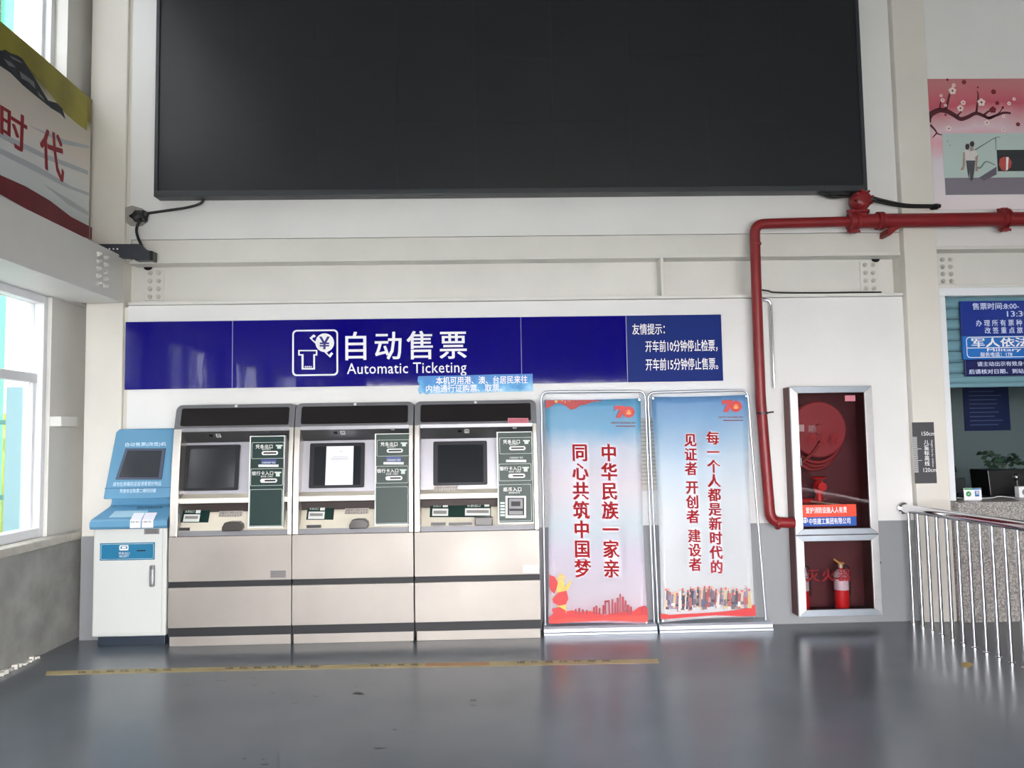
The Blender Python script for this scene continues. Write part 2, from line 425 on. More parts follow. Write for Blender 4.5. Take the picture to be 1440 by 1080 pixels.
# windows in the left wall
WF = mat('white aluminium window frame', (232, 233, 235), .35)
GL = bpy.data.materials.new('daylight dimming window glass'); GL.use_nodes = True; nt = GL.node_tree
for nn in list(nt.nodes):
    if nn.type != 'OUTPUT_MATERIAL': nt.nodes.remove(nn)
tb = nt.nodes.new('ShaderNodeBsdfTransparent'); tb.inputs[0].default_value = (.63, .645, .65, 1)  # grey tint added to dim the daylight coming through the panes
gb = nt.nodes.new('ShaderNodeBsdfGlossy'); gb.inputs['Roughness'].default_value = .02
fr = nt.nodes.new('ShaderNodeFresnel'); fr.inputs[0].default_value = 1.45
ge = nt.nodes.new('ShaderNodeNewGeometry'); ml_ = nt.nodes.new('ShaderNodeMath'); ml_.operation = 'MULTIPLY_ADD'; ml_.use_clamp = True
nt.links.new(ge.outputs['Backfacing'], ml_.inputs[0]); ml_.inputs[1].default_value = -2.0; nt.links.new(fr.outputs[0], ml_.inputs[2])
mx = nt.nodes.new('ShaderNodeMixShader'); nt.links.new(ml_.outputs[0], mx.inputs[0]); nt.links.new(tb.outputs[0], mx.inputs[1]); nt.links.new(gb.outputs[0], mx.inputs[2])
nt.links.new(mx.outputs[0], [q for q in nt.nodes if q.type == 'OUTPUT_MATERIAL'][0].inputs[0])
wi = 0
XG = XL-.17
for (a, c) in BAYS:
    for (z0, z1, zm) in ((.835, 2.66, 2.03), (4.36, 6.2, 5.5)):
        if z0 > 3 and a < -3: continue
        wi += 1
        r = sroot('window_%d' % (wi if wi < 3 else wi+1), (XG, (a+c)/2, z0))
        def fb(y0, y1, za, zb, nm='frame_bar', x0=XG-.03, x1=XG+.03): obj(nm, B((x0, x1, min(y0, y1), max(y0, y1), za, zb)), WF, r, bevel=.004)
        fb(a-.001, a-.05, z0, z1, 'frame_jamb', XG-.04, XG+.07); fb(c+.001, c+.05, z0, z1, 'frame_jamb', XG-.04, XG+.07)
        fb(a-.05, c+.05, z1-.06, z1, 'frame_head', XG-.04, XG+.07); fb(a-.05, c+.05, z0, z0+.07, 'frame_sill', XG-.04, XG+.07)
        fb(a-.05, c+.05, zm-.035, zm+.035, 'transom')
        fb(a-.05, a-.085, z0+.07, zm-.035, 'sash_stile', XG-.015, XG+.02)
        for k in range(1, 2):
            ym = a+(c-a)*k/2
            fb(ym-.03, ym+.03, z0+.07, z1-.06, 'mullion')
        obj('pane', B((XG-.004, XG, c+.05, a-.05, z0+.07, z1-.06)), GL, r)
        portal('daylight_portal', (XG-.06, (a+c)/2, (z0+z1)/2), (0, -HALF, 0), z1-z0, a-c)

# ---- beam along the left wall
bl = sroot('steel_beam', (-3.1, -4, 2.65))
XB = -2.93
obj('casing', B((XL, XB, YR+.3, -.035, 2.645, 3.02)), STEELP, bl, bevel=.004)
for i in range(2):
    for j in range(5):
        yy = PX(137+i*10, 390, XB)[0]; zz = 2.72+j*.056
        obj('bolt', lathe([(.020, 0), (.020, .006), (.015, .006), (.015, .024), (.008, .024), (.008, .034)], (XB, yy, zz), 'X', 10), STEELP, bl)

# ---- rear wall with glazed entrance, right wall
struct('wall_rear', B((XL-.3, XR, YR-.2, YR, 2.7, ZC), (XL-.3, -2.6, YR-.2, YR, 0, 2.7), (5.0, XR, YR-.2, YR, 0, 2.7)), WALL)
ent = sroot('door_1', (2.8, YR, 0))
for x in (-2.6, -.8, 1.0, 2.8, 4.94): obj('door_post', B((x, x+.06, YR-.1, YR-.04, 0, 2.7)), WF, ent)
obj('door_rail', B((-2.6, 5.0, YR-.1, YR-.04, 2.1, 2.17), (-2.6, 5.0, YR-.1, YR-.04, 2.62, 2.7)), WF, ent)
portal('daylight_portal', (1.2, YR-.12, 1.35), (HALF, 0, math.pi), 7.6, 2.7)
struct('wall_right', B((XR, XR+.2, YR, .3, 0, ZC)), WALL)
# ---- outside
struct('yard', B((-40, 50, -60, 40, -.35, -.2)), mat('concrete yard', (170, 170, 165), .9))
TEAL = mat('teal painted post', (108, 140, 146), .6)
BUSH = mat('bush yellow green', (130, 140, 50), .9, var=.3)  # the hedge's own yellow green, tone varied at random
nb = thing('light_blocking_building', (-9.5, 0, -.2), 'added pale building blocking part of the sky outside the left windows', 'building')  # added mass outside, cuts the daylight entering from the left
NBW = mat('pale render', (176, 178, 180), .8, var=.1, vscale=.6)
obj('facade', B((-12, -8.2, -16, 9, -.2, 10.5)), NBW, nb)
obj('parapet', B((-12, -8.05, -16, 9, 10.5, 10.9)), NBW, nb)
for k in range(7):
    for zz in (1.2, 4.6, 8.0): obj('window_pane', B((-8.2, -8.17, -14+k*3.2, -12.6+k*3.2, zz, zz+1.5)), mat('far window glass', (120, 130, 135), .2), nb)
# teal posts and hedge outside the left windows
ya = 2.15
xa, xb = PY(6, 640, ya)[0], PY(30, 640, ya)[0]
gp = thing('gate_post', ((xa+xb)/2, ya, -.2), 'short pale teal gate post with rails outside the lower left window', 'post')
obj('post', B((xa, xb, ya, ya+.2, -.2, 2.15)), TEAL, gp, bevel=.01)
for zz in (.95, 1.75): obj('rail', B((xa-1.5, xa, ya+.08, ya+.12, zz, zz+.05)), mat('dark green rail', (70, 120, 110), .6), gp)
xa, xb = PY(-54, 640, ya)[0], PY(-37, 640, ya)[0]
tag(obj('tall_post', B((xa, xb, ya+.3, ya+.5, -.2, 7.2)), mat('strong teal post', (20, 120, 90), .6), bevel=.02), 'tall teal post beyond the upper left window', 'post')
g = bmesh.new(); bmesh.ops.create_icosphere(g, subdivisions=4, radius=1)
for v in g.verts:
    n_ = 1+.12*math.sin(v.co.x*17)*math.sin(v.co.y*15+1)*math.sin(v.co.z*19); v.co = Vector((v.co.x*1.0-6.6, v.co.y*.6+ya+1.4, max(-.2, v.co.z*1.2+.9)))*1; 
    v.co += Vector((.06*math.sin(v.co.z*31), 0, .06*math.sin(v.co.x*29)))*n_
tag(obj('hedge', g, BUSH), 'yellow green hedge outside beyond the gate post', 'hedge')

# ================================================================== LED SCREEN
LX0, LX1, LZ0, LZ1 = -2.66, 3.092, 3.48, 6.3
led = thing('display_screen', (.2, 0, LZ0), 'huge switched-off black display screen mounted high on the white wall', 'screen')
LEDM = mat('black screen surface', (30, 32, 35), .38, var=.12, vscale=1.0)
LEDF = mat('dark grey screen frame', (52, 56, 60), .4)
obj('housing', B((LX0, LX1, -.10, -.001, LZ0, LZ1)), LEDF, led, bevel=.006)
g = B((LX0, LX1, -.125, -.10, LZ0, LZ0+.05), (LX0, LX1, -.125, -.10, LZ1-.05, LZ1))
obj('frame_rail', B((LX0, LX1, -.125, -.10, LZ0, LZ0+.045)), LEDF, led, bevel=.004)
obj('frame_rail', B((LX0, LX1, -.125, -.10, LZ1-.045, LZ1)), LEDF, led, bevel=.004)
obj('frame_stile', B((LX0, LX0+.03, -.125, -.10, LZ0+.045, LZ1-.045)), LEDF, led, bevel=.004)
obj('frame_stile', B((LX1-.03, LX1, -.125, -.10, LZ0+.045, LZ1-.045)), LEDF, led, bevel=.004)
nx, nz = 9, 5
for i in range(nx):
    for j in range(nz):
        x0 = LX0+.03+(LX1-LX0-.06)*i/nx; x1 = LX0+.03+(LX1-LX0-.06)*(i+1)/nx
        z0 = LZ0+.045+(LZ1-LZ0-.09)*j/nz; z1 = LZ0+.045+(LZ1-LZ0-.09)*(j+1)/nz
        obj('panel', B((x0+.0002, x1-.0002, -.1125, -.1003, z0+.0002, z1-.0002)), LEDM, led)

# ================================================================== CABLES
def pts(P, Y): return [(PY(x, y, Y)[0], Y, PY(x, y, Y)[1]) for x, y in P]
g = tube(smooth_pts(pts([(288, 277), (282, 286), (262, 292), (235, 296), (206, 300)], -.05)), .011, 8)
tag(obj('power_cable', g, RUBBER, smooth=True), 'short black cable curving from the screen to the corner box', 'cable')
g = tube(smooth_pts(pts([(197, 309), (192, 322), (194, 334), (200, 347)], -.06)), .011, 8)
tag(obj('power_cable', g, RUBBER, smooth=True), 'black cable hanging from corner box to grey metal unit', 'cable')
jx, jz = PY(196, 304, -.05)
jb = thing('junction_knot', (jx, -.05, jz-.05), 'black taped cable junction on the wall by the corner column', 'junction')
g = bmesh.new(); bmesh.ops.create_icosphere(g, subdivisions=2, radius=.062)
for v in g.verts:
    v.co = Vector((v.co.x*1.15, v.co.y*.7, v.co.z*.8))*(1+.22*math.sin(v.co.x*90)*math.cos(v.co.z*75)); v.co += Vector((jx, -.048, jz))
obj('taped_bundle', g, RUBBER, jb)
obj('tape_wrap', tube([(jx+.02, -.045, jz-.04), (jx+.05, -.045, jz+.04)], .03, 10), BLACK, jb, bevel=.004)
PATCH = mat('crumbling grey mortar', (165, 162, 155), .9, bump=.8, bscale=60, var=.2)
px0 = [PY(x, y, -.002) for x, y in ((176, 292), (186, 289), (200, 293), (208, 300), (208, 312), (200, 318), (184, 318), (176, 312))]
obj('mortar_patch', flat(px0, -.004, .003), PATCH, wb)
# grey unit over the corner
gu = thing('wall_unit', (-2.93, -.1, 3.0), 'dark slate metal unit resting over the corner beam below black cable', 'metal box')
GUNIT = mat('slate grey metal', (58, 62, 72), .45, var=.1, vscale=12)
P_ = [PY(x, y, -.11) for x, y in ((128, 343), (196, 343), (203, 350), (212, 353), (212, 365), (190, 366), (184, 362), (160, 361), (140, 352))]
obj('casing', prism(P_, -.11, -.037), GUNIT, gu, bevel=.003)
P_ = [PY(x, y, -.115) for x, y in ((210, 352), (215, 353), (215, 366), (210, 366))]
obj('end_cap', prism(P_, -.115, -.035), BLACK, gu, bevel=.003)
g = bmesh.new()
for k in range(3):
    a, c = PY(154+k*5.5, 350, -.112); g = lathe([(.007, -.113), (.007, -.1095)], (a, 0, c), 'Y', 8, g)
obj('screw_dots', g, WHITE, gu)
# cables right
g = tube(smooth_pts(pts([(1145, 264), (1153, 271), (1170, 277), (1200, 276), (1232, 283), (1270, 290), (1312, 291)], -.09)), .012, 8)
tag(obj('power_cable', g, RUBBER, smooth=True), 'lower black cable of the pair crossing behind red valve to the mural', 'cable')
g = tube(smooth_pts(pts([(1148, 264), (1162, 272), (1188, 273), (1215, 274), (1240, 281), (1275, 288), (1312, 289)], -.11)), .011, 8)
tag(obj('power_cable', g, RUBBER, smooth=True), 'upper black cable of the pair from screen corner to the mural', 'cable')
a, c = PY(1317, 290.5, -.1)
g = tube([(a-.045, -.1, c-.005), (a, -.1, c), (a+.03, -.1, c+.006)], [.024, .026, .016], 10)
tag(obj('cable_end', g, BLACK), 'black taped cable end in front of the mural edge', 'cable end')
# thin cable on the flange
g = tube(smooth_pts([(*PY(1066, 407, -.035)[:1], -.035, PY(1066, 407, -.035)[1]), (PY(1080, 409, -.035)[0], -.035, PY(1080, 409, -.035)[1]), (PY(1092, 413, -.035)[0], -.036, 2.665), (PY(1150, 412, -.03)[0], -.025, 2.660), (PY(1240, 411, -.03)[0], -.02, 2.660)]), .007, 8)
tag(obj('thin_cable', g, RUBBER, smooth=True), 'thin black cable lying along the lower beam flange right of the red pipe', 'cable')

X0, Z0, X1, Z1 = rpx(893, 588, 926, 690, -.003)
wn = thing('wall_notice', ((X0+X1)/2, -.002, Z0), 'cream lined paper notice on the wall half hidden between the two banners', 'notice')
obj('sheet', B((X0, X1, -.003, -.0005, Z0, Z1)), mat('cream paper', (206, 200, 190), .7), wn)
g = bmesh.new()
for k in range(17): B((X0+.012, X1-.012, -.0036, -.0031, Z1-.03-k*.031-.008, Z1-.03-k*.031), g=g)
obj('notice_text', g, mat('faint brown print', (168, 160, 150), .7), wn)

# ================================================================== RED PIPE
YP = -.125
pipe = thing('fire_pipe', (2.2, YP, .75), 'red painted fire water pipe with elbow running along the wall and down to cabinet', 'pipe')
V3 = lambda x, y, Y=YP: (PY(x, y, Y)[0], Y, PY(x, y, Y)[1])
zh = V3(1210, 311)[2]
z1_ = PY(1063, 315, YP)[1]
P_ = rounded([(PY(1212, 311, YP)[0], YP, zh), (PY(1060, 315, YP)[0], YP, z1_), V3(1066, 480), V3(1069, 560), V3(1085, 734), (2.372, YP, .80)], .075)
P_ = [P_[0]]+rounded([(PY(1212, 311, YP)[0], YP, zh), (PY(1061, 315, YP)[0], YP, z1_), V3(1063.5, 400), V3(1066.5, 480), V3(1069.5, 560), V3(1083.5, 734), (2.372, YP, .81)], .085)[1:]
obj('branch_pipe', tube(P_, .041, 18), RED, pipe, smooth=.8)
xr = PY(1440, 308, YP)[0]
obj('main_pipe', cyl((PY(1205, 311, YP)[0], YP, zh), (8.99, YP, zh+.02), .057, 20), RED, pipe, smooth=.8)
def collar(p, ax, r, wdt, nm='coupling'):
    g = lathe([(r*.8, -wdt), (r, -wdt*.8), (r, -wdt*.25), (r*.9, -wdt*.2), (r*.9, wdt*.2), (r, wdt*.25), (r, wdt*.8), (r*.8, wdt)], p, ax, 20)
    return obj(nm, g, RED, pipe, smooth=.6)
tx = PY(1200, 311, YP)[0]
collar((tx, YP, zh), 'X', .074, .045, 'tee_joint')
collar((PY(1237, 311, YP)[0], YP, zh), 'X', .074, .030)
collar((PY(1412, 308, YP)[0], YP, zh+.01), 'X', .080, .035)
for cx in (tx+.0, PY(1412, 308, YP)[0]):
    for sz in (-1, 1):
        obj('clamp_bolt', cyl((cx-.05, YP, zh+sz*.083), (cx+.05, YP, zh+sz*.083), .011, 8), RED, pipe)
        obj('clamp_lug', B((cx-.028, cx+.028, YP-.02, YP+.02, zh+sz*.083-.014, zh+sz*.083+.014)), RED, pipe, bevel=.004)
collar(V3(1062.5, 343), 'Z', .045, .010, 'elbow_ring')
collar((V3(1095, 742)[0]-.01, YP, .81), 'X', .05, .014, 'elbow_ring')
# valve over the tee
vx, vz = PY(1209, 285, YP)
obj('valve_body', lathe([(.05, zh), (.045, zh+.06), (.062, zh+.065), (.062, zh+.085), (.04, zh+.09), (.04, zh+.12)], (vx+.01, YP, 0), 'Z', 18), RED, pipe, smooth=.6)
g = lathe([(.02, -.09), (.05, -.088), (.072, -.07), (.082, -.03), (.078, .02), (.05, .05)], (vx-.01, YP-.01, vz+.005), 'Y', 20)
obj('valve_cap', g, RED, pipe, smooth=.7)
for k in range(8):
    a = k*math.pi/4+.2
    obj('cap_bolt', cyl((vx-.01+.066*math.cos(a), YP-.11, vz+.005+.066*math.sin(a)), (vx-.01+.066*math.cos(a), YP-.06, vz+.005+.066*math.sin(a)), .011, 8), RED, pipe)
hx, hz = PY(1256, 322, YP)
obj('pipe_bracket', prism([(hx-.055, hz-.05), (hx-.045, hz+.0), (hx-.01, hz+.02), (hx+.05, hz+.045), (hx+.06, hz+.01), (hx+.01, hz-.02), (hx-.03, hz-.055)], YP-.015, -.001), RED, pipe, bevel=.003)
# clamp lower down
cx, cz = PY(1072, 581, YP)
obj('pipe_strap', lathe([(.047, -.008), (.047, .008)], (cx, YP, cz), 'Z', 18), BLACK, pipe)
obj('strap_rod', cyl((cx+.02, YP+.03, cz), (cx+.115, YP+.07, cz+.01), .006, 8), BLACK, pipe)

# conduit
cp = [(PY(1066, 421, -.04)[0], -.04, PY(1066, 421, -.04)[1]), (PY(1084, 421, -.04)[0], -.04, PY(1084, 421, -.04)[1]-.005), (PY(1089, 544, -.04)[0], -.04, 1.888)]
tag(obj('conduit', tube(rounded(cp, .07), .011, 10), CHROME, smooth=.7), 'thin grey metal conduit dropping beside red pipe to the cabinet top', 'conduit')

# ================================================================== BLUE SIGN
SY = -.022
def acrylic(name, rgb):
    m = mat(name, rgb, .05, var=.04, vscale=2, spec=.3, bump=.12, bscale=1.6, stretch=(3, 1, 1)); return m
NAVY = acrylic('deep blue acrylic', (10, 4, 118)); NAVY2 = mat('blue printed panel', (18, 42, 116), .5, spec=.12)
sg = thing('ticket_sign', (-.5, SY, 1.95), 'long glossy navy blue automatic ticketing sign with white icon on wall', 'sign')
xs = [-2.912, -2.063, .248, 1.103, 1.883]
for i in range(4):
    obj('sign_panel', B((xs[i]+.0015, xs[i+1]-.0015, SY, -.001, 1.951, 2.492)), NAVY2 if i == 3 else NAVY, sg, bevel=.001, label='lighter blue end panel with notice text' if i == 3 else None)
TY = SY-.002
for x_ in xs[1:4]: obj('seam_strip', B((x_-.0022, x_+.0022, SY-.0006, -.001, 1.951, 2.492)), mat('pale seam', (170, 172, 200), .5), sg)
g = T('自动售票', (486, 467, 656, 504), TY, space=1.22, off=.012)
letobj('lettering', g, WHITE, sg)
letobj('lettering', T('Automatic Ticketing', (488, 511, 656, 528.5), TY, space=1.05, off=.003), WHITE, sg)
for s_, b_ in (('友情提示：', (889, 455.5, 935, 470)), ('开车前10分钟停止检票，', (907.5, 479, 1009, 494)), ('开车前15分钟停止售票。', (908, 504.5, 1010, 519.5))):
    letobj('notice_lettering', T(s_, b_, TY, off=.012), WHITE, sg)
# icon
ix0, iz0, ix1, iz1 = rpx(411, 464, 475.5, 528, TY)
g = ring(rrect(ix0, iz0, ix1, iz1, .035), rrect(ix0+.013, iz0+.013, ix1-.013, iz1-.013, .026), TY, TY+.0015)
def ipx(x, y): return PY(170+x/3.349, 430+y/3.349, TY)
IP = [0]
def ipoly(g, P): IP[0] += 1; return flat([ipx(*p) for p in P], TY-.00006*IP[0], .0015, g)
# ticket slot outline
for P in ([(835, 208), (925, 208), (925, 214), (835, 214)], [(835, 214), (842, 214), (842, 234), (835, 234)], [(918, 214), (925, 214), (925, 234), (918, 234)],
          [(842, 228), (860, 228), (860, 234), (842, 234)], [(906, 228), (918, 228), (918, 234), (906, 234)],
          [(851, 234), (860, 234), (860, 300), (851, 300)], [(906, 234), (914, 234), (914, 300), (906, 300)], [(860, 293), (906, 293), (906, 300), (860, 300)]): ipoly(g, P)
for k in range(4): ipoly(g, [(866+k*9, 284), (872+k*9, 284), (872+k*9, 290), (866+k*9, 290)])
# coin and banknote edge
cc = [(960+44*math.cos(2*math.pi*i/28), 174+44*math.sin(2*math.pi*i/28)) for i in range(28)]
ipoly(g, cc)
for P in ([(888, 152), (908, 134), (915, 141), (900, 155), (990, 240), (985, 244)], [(908, 134), (918, 142), (912, 150), (903, 141)], [(985, 244), (1000, 226), (992, 218), (984, 226), (980, 236)], [(926, 184), (912, 165), (960, 220), (976, 218)]): ipoly(g, P)
obj('icon', g, WHITE, sg)
g = bmesh.new()
q = [ipx(936, 146), ipx(982, 146), ipx(982, 204), ipx(936, 204)]
letter(g, '¥', q, lambda u, v: (u, TY-.0025, v), off=.02)
letobj('coin_symbol', g, mat('sign blue print', (14, 8, 112), .3), sg)
# sticker under it
STK = ramp_mat('sky blue sticker print', [(0, (150, 205, 235)), (.35, (70, 160, 215)), (.55, (40, 130, 200)), (1, (35, 110, 190))], 'Z', 1.86, 2.06, wob=1.1, wscale=14)
P_ = [PY(x, y, -.026) for x, y in ((588, 529), (640, 528), (700, 526.5), (749, 525.5), (749.5, 550), (700, 551), (640, 553), (602, 553.5), (600, 555), (596, 552), (590, 554), (588, 548), (590, 541), (587, 536))]
st = tag(obj('sticker', prism(P_, -.026, -.0235), STK), 'sky blue notice sticker overlapping lower edge of the blue sign', 'sticker')
letobj('lettering', T('本机可用港、澳、台居民来往', (613, 530, 742, 539), -.0275, off=.012), WHITE, st)
letobj('lettering', T('内地通行证购票、取票。', (599, 541.5, 706, 550.5), -.0275, off=.012), WHITE, st)

# ================================================================== TICKET MACHINES
GREEN = mat('dark green printed panel', (14, 46, 42), .3, spec=.25)
GREENL = mat('green panel with painted reflection', (34, 56, 50), .34, spec=.25)  # lighter green: the reflection on the panel is put into the colour
BEZ = mat('charcoal screen bezel', (26, 28, 34), .35, spec=.3)
SCR = mat('dark touch glass', (30, 33, 38), .12)
HBLK = mat('smoked black header display', (20, 16, 17), .28)
SLOTW = mat('white slot plate', (228, 230, 226), .35)
DK = mat('slot shadow', (22, 22, 24), .6)
PLATE = mat('satin screen plate', (160, 159, 165), .4, .7, var=.06, vscale=5)
CREAM = mat('cream console metal', (236, 228, 210), .38, .3, var=.05, vscale=8)
TEXTG = mat('pale panel print', (200, 214, 205), .5)
BLUEB = mat('small blue strip', (40, 58, 128), .4)
PAPER = mat('white paper', (236, 236, 244), .7)
MW = .915
def recess_y(z):                       # front curve of the side frames
    P = [(0, -.26), (.80, -.26), (1.05, -.252), (1.30, -.235), (1.50, -.21), (1.62, -.19), (1.70, -.17), (1.82, -.135)]
    for (a, ya), (b, yb) in zip(P, P[1:]):
        if z <= b: return ya+(yb-ya)*(z-a)/(b-a)
    return -.135
REFX = -1.527
def c6(x, y, Y=-.22):                  # crop pixel of the middle machine -> offset from its left edge, height
    a, c = PY(400+x/5.145, 550+y/5.145, Y); return a-REFX, c
def c5(x, y, Y=-.22):
    a, c = PY(220+x/5.145, 550+y/5.145, Y); return a+2.452, c
def c7(x, y, Y=-.22):
    a, c = PY(580+x/5.145, 550+y/5.145, Y); return a+.602, c
def machine(x0, label, kind):
    MW = {1: .922, 2: .919, 3: .955}[kind]; x1 = x0+MW; cv = {1: c5, 2: c6, 3: c7}[kind]
    t = thing('ticket_machine', ((x0+x1)/2, -.13, 0), label, 'ticket machine', 'ticket machines against the wall')
    e = .0012
    obj('base_plinth', B((x0+.012, x1-.006, -.252, -.006, 0, .070)), STEEL, t, bevel=.002)
    obj('lower_band', B((x0+e, x1-e, -.248, -.006, .070, .136)), GUN, t)
    obj('lower_door', B((x0+e, x1-e, -.262, -.006, .137, .434)), STEEL, t, bevel=.003)
    obj('middle_band', B((x0+.004, x1-.004, -.246, -.006, .434, .478)), GUN, t)
    obj('front_panel', B((x0+e, x1-e, -.262, -.006, .478, .812)), STEEL, t, bevel=.003)
    # side frames
    def side(a, b):
        zs = [.812, .95, 1.05, 1.15, 1.25, 1.35, 1.45, 1.55, 1.632]
        return prism([(recess_y(z), z) for z in zs]+[(-.006, 1.632), (-.006, .812)], a, b, 'X')
    L = x0+.062 if kind == 1 else x0+.045
    Rr = x1-.036
    obj('side_frame', side(x0+e, L), STEELS, t, bevel=.006); obj('side_frame', side(Rr, x1-e), STEELS, t, bevel=.006)
    # header, leaning back, rounded upper corners
    zt = 1.815
    fy = lambda z: recess_y(z)
    out = rrect(x0+e, 1.625, x1-e, zt, .045, 6, (1, 1, 0, 0))
    g = bmesh.new(); A = [g.verts.new((p[0], recess_y(p[1]), p[1])) for p in out]; C = [g.verts.new((p[0], -.006, p[1])) for p in out]
    f1 = g.faces.new(A); f2 = g.faces.new(C[::-1]); nn = len(out)
    for i in range(nn): g.faces.new((A[i], C[i], C[(i+1) % nn], A[(i+1) % nn]))
    f1.normal_update(); f2.normal_update(); bmesh.ops.triangulate(g, faces=[f1, f2])
    hd = obj('header', g, STEELD, t, bevel=.004)
    out = rrect(x0+.047, 1.650, x1-.045, 1.788, .015)
    obj('header_display', prism(out, -.006, .004, 'Y', None, fy), HBLK, t)
    sx = x0+MW*.5
    obj('sensor_window', prism([(sx-.010, 1.793), (sx+.010, 1.793), (sx+.010, 1.810), (sx-.010, 1.810)], -.005, 0, 'Y', None, fy), SLOTW, t)
    # console recess strip
    GX = x0+c6(648, 600)[0]            # left edge of the green panel
    prof = [(-.19, 1.632), (-.187, 1.605), (-.10, 1.525), (-.085, 1.52), (-.145, 1.125), (-.205, 1.095), (-.207, 1.058), (-.150, 1.045), (-.140, .985), (-.150, .975), (-.215, .850), (-.225, .812), (-.006, .812), (-.006, 1.632)]
    def strip(i0, i1, dx=0):
        (a, za), (b, zb) = prof[i0], prof[i1]
        return prism([(a, za), (b, zb), (-.006, zb), (-.006, za)], L, Rr, 'X')
    obj('camera_fascia', strip(1, 3), STEELD, t); obj('fascia_lip', strip(0, 1), STEELD, t)
    obj('screen_plate', strip(3, 4), PLATE, t); obj('shelf', prism([prof[4], prof[5], prof[6], (-.006, 1.058), (-.006, 1.125)], L, Rr, 'X'), CREAM, t)
    obj('under_shelf_band', prism([prof[6], prof[7], prof[8], (-.006, .985), (-.006, 1.058)], L, Rr, 'X'), mat('riser with painted shade', (66, 58, 56), .4, .3), t)  # riser colour darkened to carry the shade under the shelf
    obj('tray_panel', prism([prof[8], prof[9], prof[10], (-.006, .85), (-.006, .985)], L, Rr, 'X'), CREAM, t)
    obj('console_lip', prism([prof[10], prof[11], (-.006, .812), (-.006, .85)], L, Rr, 'X'), STEELD, t)
    # surface height functions
    def ysc(z): return -.085+(z-1.52)*(-.145+.085)/(1.125-1.52)
    def ytr(z): return -.150+(z-.975)*(-.215+.150)/(.85-.975)
    def yfa(z): return -.187+(z-1.605)*(-.10+.187)/(1.525-1.605)
    def q(p, Y): a, c = cv(p[0], p[1], Y); return x0+a, c
    def patch(P, Y, fn, t0, t1, m, nm, par=t, bev=0):
        return obj(nm, prism([q(p, Y) for p in P], -t1, -t0, 'Y', None, fn), m, par, bevel=bev)
    def R(a, b, c, d): return [(a, b), (c, b), (c, d), (a, d)]
    # touch screen
    S = {1: [(207, 393), (608, 390), (592, 712), (190, 722)], 2: [(187, 378), (583, 375), (577, 690), (177, 702)], 3: [(152, 365), (541, 362), (541, 675), (150, 683)]}[kind]
    X0 = (q(S[0], -.12)[0]+q(S[3], -.12)[0])/2; X1 = (q(S[1], -.12)[0]+q(S[2], -.12)[0])/2; Z1 = q(S[0], -.12)[1]; Z0 = q(S[3], -.12)[1]
    bz = obj('screen_bezel', prism(rrect(X0, Z0, X1, Z1, .012), -.014, .004, 'Y', None, ysc), BEZ, t, bevel=.003)
    obj('screen_glass', prism(rrect(X0+.035, Z0+.022, X1-.03, Z1-.028, .004), -.0155, -.013, 'Y', None, ysc), SCR, bz)
    if kind == 2:
        ax, az = q((303, 400), -.12); bx, bz_ = q((500, 675), -.12)
        pn = obj('notice_sheet', prism([(ax, az), (bx, az), (bx, bz_), (ax-.003, bz_)], -.018, -.0165, 'Y', None, ysc), PAPER, t)
        g = bmesh.new()
        for k, (u0, u1, v) in enumerate(((.47, .6, .13), (.25, .8, .27), (.18, .85, .31), (.18, .8, .34))):
            zz = az+(bz_-az)*v; prism([(ax+(bx-ax)*u0, zz), (ax+(bx-ax)*u1, zz), (ax+(bx-ax)*u1, zz-.004), (ax+(bx-ax)*u0, zz-.004)], -.0192, -.018, 'Y', g, ysc)
        obj('notice_text', g, mat('faint grey print', (190, 190, 200), .7), pn)
    # camera and icon on the fascia
    ic = {1: (450, 322), 2: (424, 302), 3: (394, 290)}[kind]
    for dx, nm, hw, hh, m in ((-52, 'camera_lens', 14, 8, BLACK), (0, 'camera_icon', 16, 13, SLOTW)):
        P = [q((ic[0]+dx+u*hw, ic[1]+v*hh), -.15) for u, v in ((-1, -1), (1, -1), (1, 1), (-1, 1))]
        if nm == 'camera_icon':
            Q = [q((ic[0]+dx+u*hw*.7, ic[1]+v*hh*.62), -.15) for u, v in ((-1, -1), (1, -1), (1, 1), (-1, 1))]
            g = bmesh.new(); n_ = 4
            for i in range(4): prism([P[i], P[(i+1) % 4], Q[(i+1) % 4], Q[i]], -.004, -.001, 'Y', g, yfa)
            prism([q((ic[0]-5, ic[1]-2), -.15), q((ic[0]+7, ic[1]+2), -.15), q((ic[0]+5, ic[1]+6), -.15), q((ic[0]-6, ic[1]+4), -.15)], -.004, -.001, 'Y', g, yfa)
            obj(nm, g, m, t)
        else: obj(nm, prism(P, -.006, -.001, 'Y', None, yfa), m, t, bevel=.002)
    dl = {1: (800, 294), 2: (782, 277), 3: (740, 267)}[kind]
    P = [q((dl[0]+u*17, dl[1]+v*7), -.2) for u, v in ((-1, -1), (1, -1), (.7, 1), (-.7, 1))]
    obj('downlight', prism(P, -.197, -.188), BLACK, t)
    # right hand panel
    PB = {1: (668, 325, 922, 985), 2: (650, 308, 915, 968), 3: (608, 295, 880, 955)}[kind]
    gx0, gz1 = q((PB[0], PB[1]), -.22); gx1, gz0 = q((PB[2], PB[3]), -.22)
    gy = lambda z: -.238+(z-.85)*(.045)/(.75)
    G = (lambda P, t0, t1, m, nm, par=t, bev=0: patch(P, -.225, gy, t0, t1, m, nm, par, bev))
    obj('panel_housing', prism([(gx0, gz0), (gx1, gz0), (gx1, gz1), (gx0, gz1)], 0, .12, 'Y', None, gy), SLOTW, t, bevel=.002)
    pm = {1: GREEN, 2: GREENL, 3: GREENL}[kind]
    pd = .011
    cp_ = obj('card_panel', prism(rrect(gx0+pd, gz0+pd, gx1-pd*.6, gz1-pd*.6, .006), -.004, .002, 'Y', None, gy), pm, t)
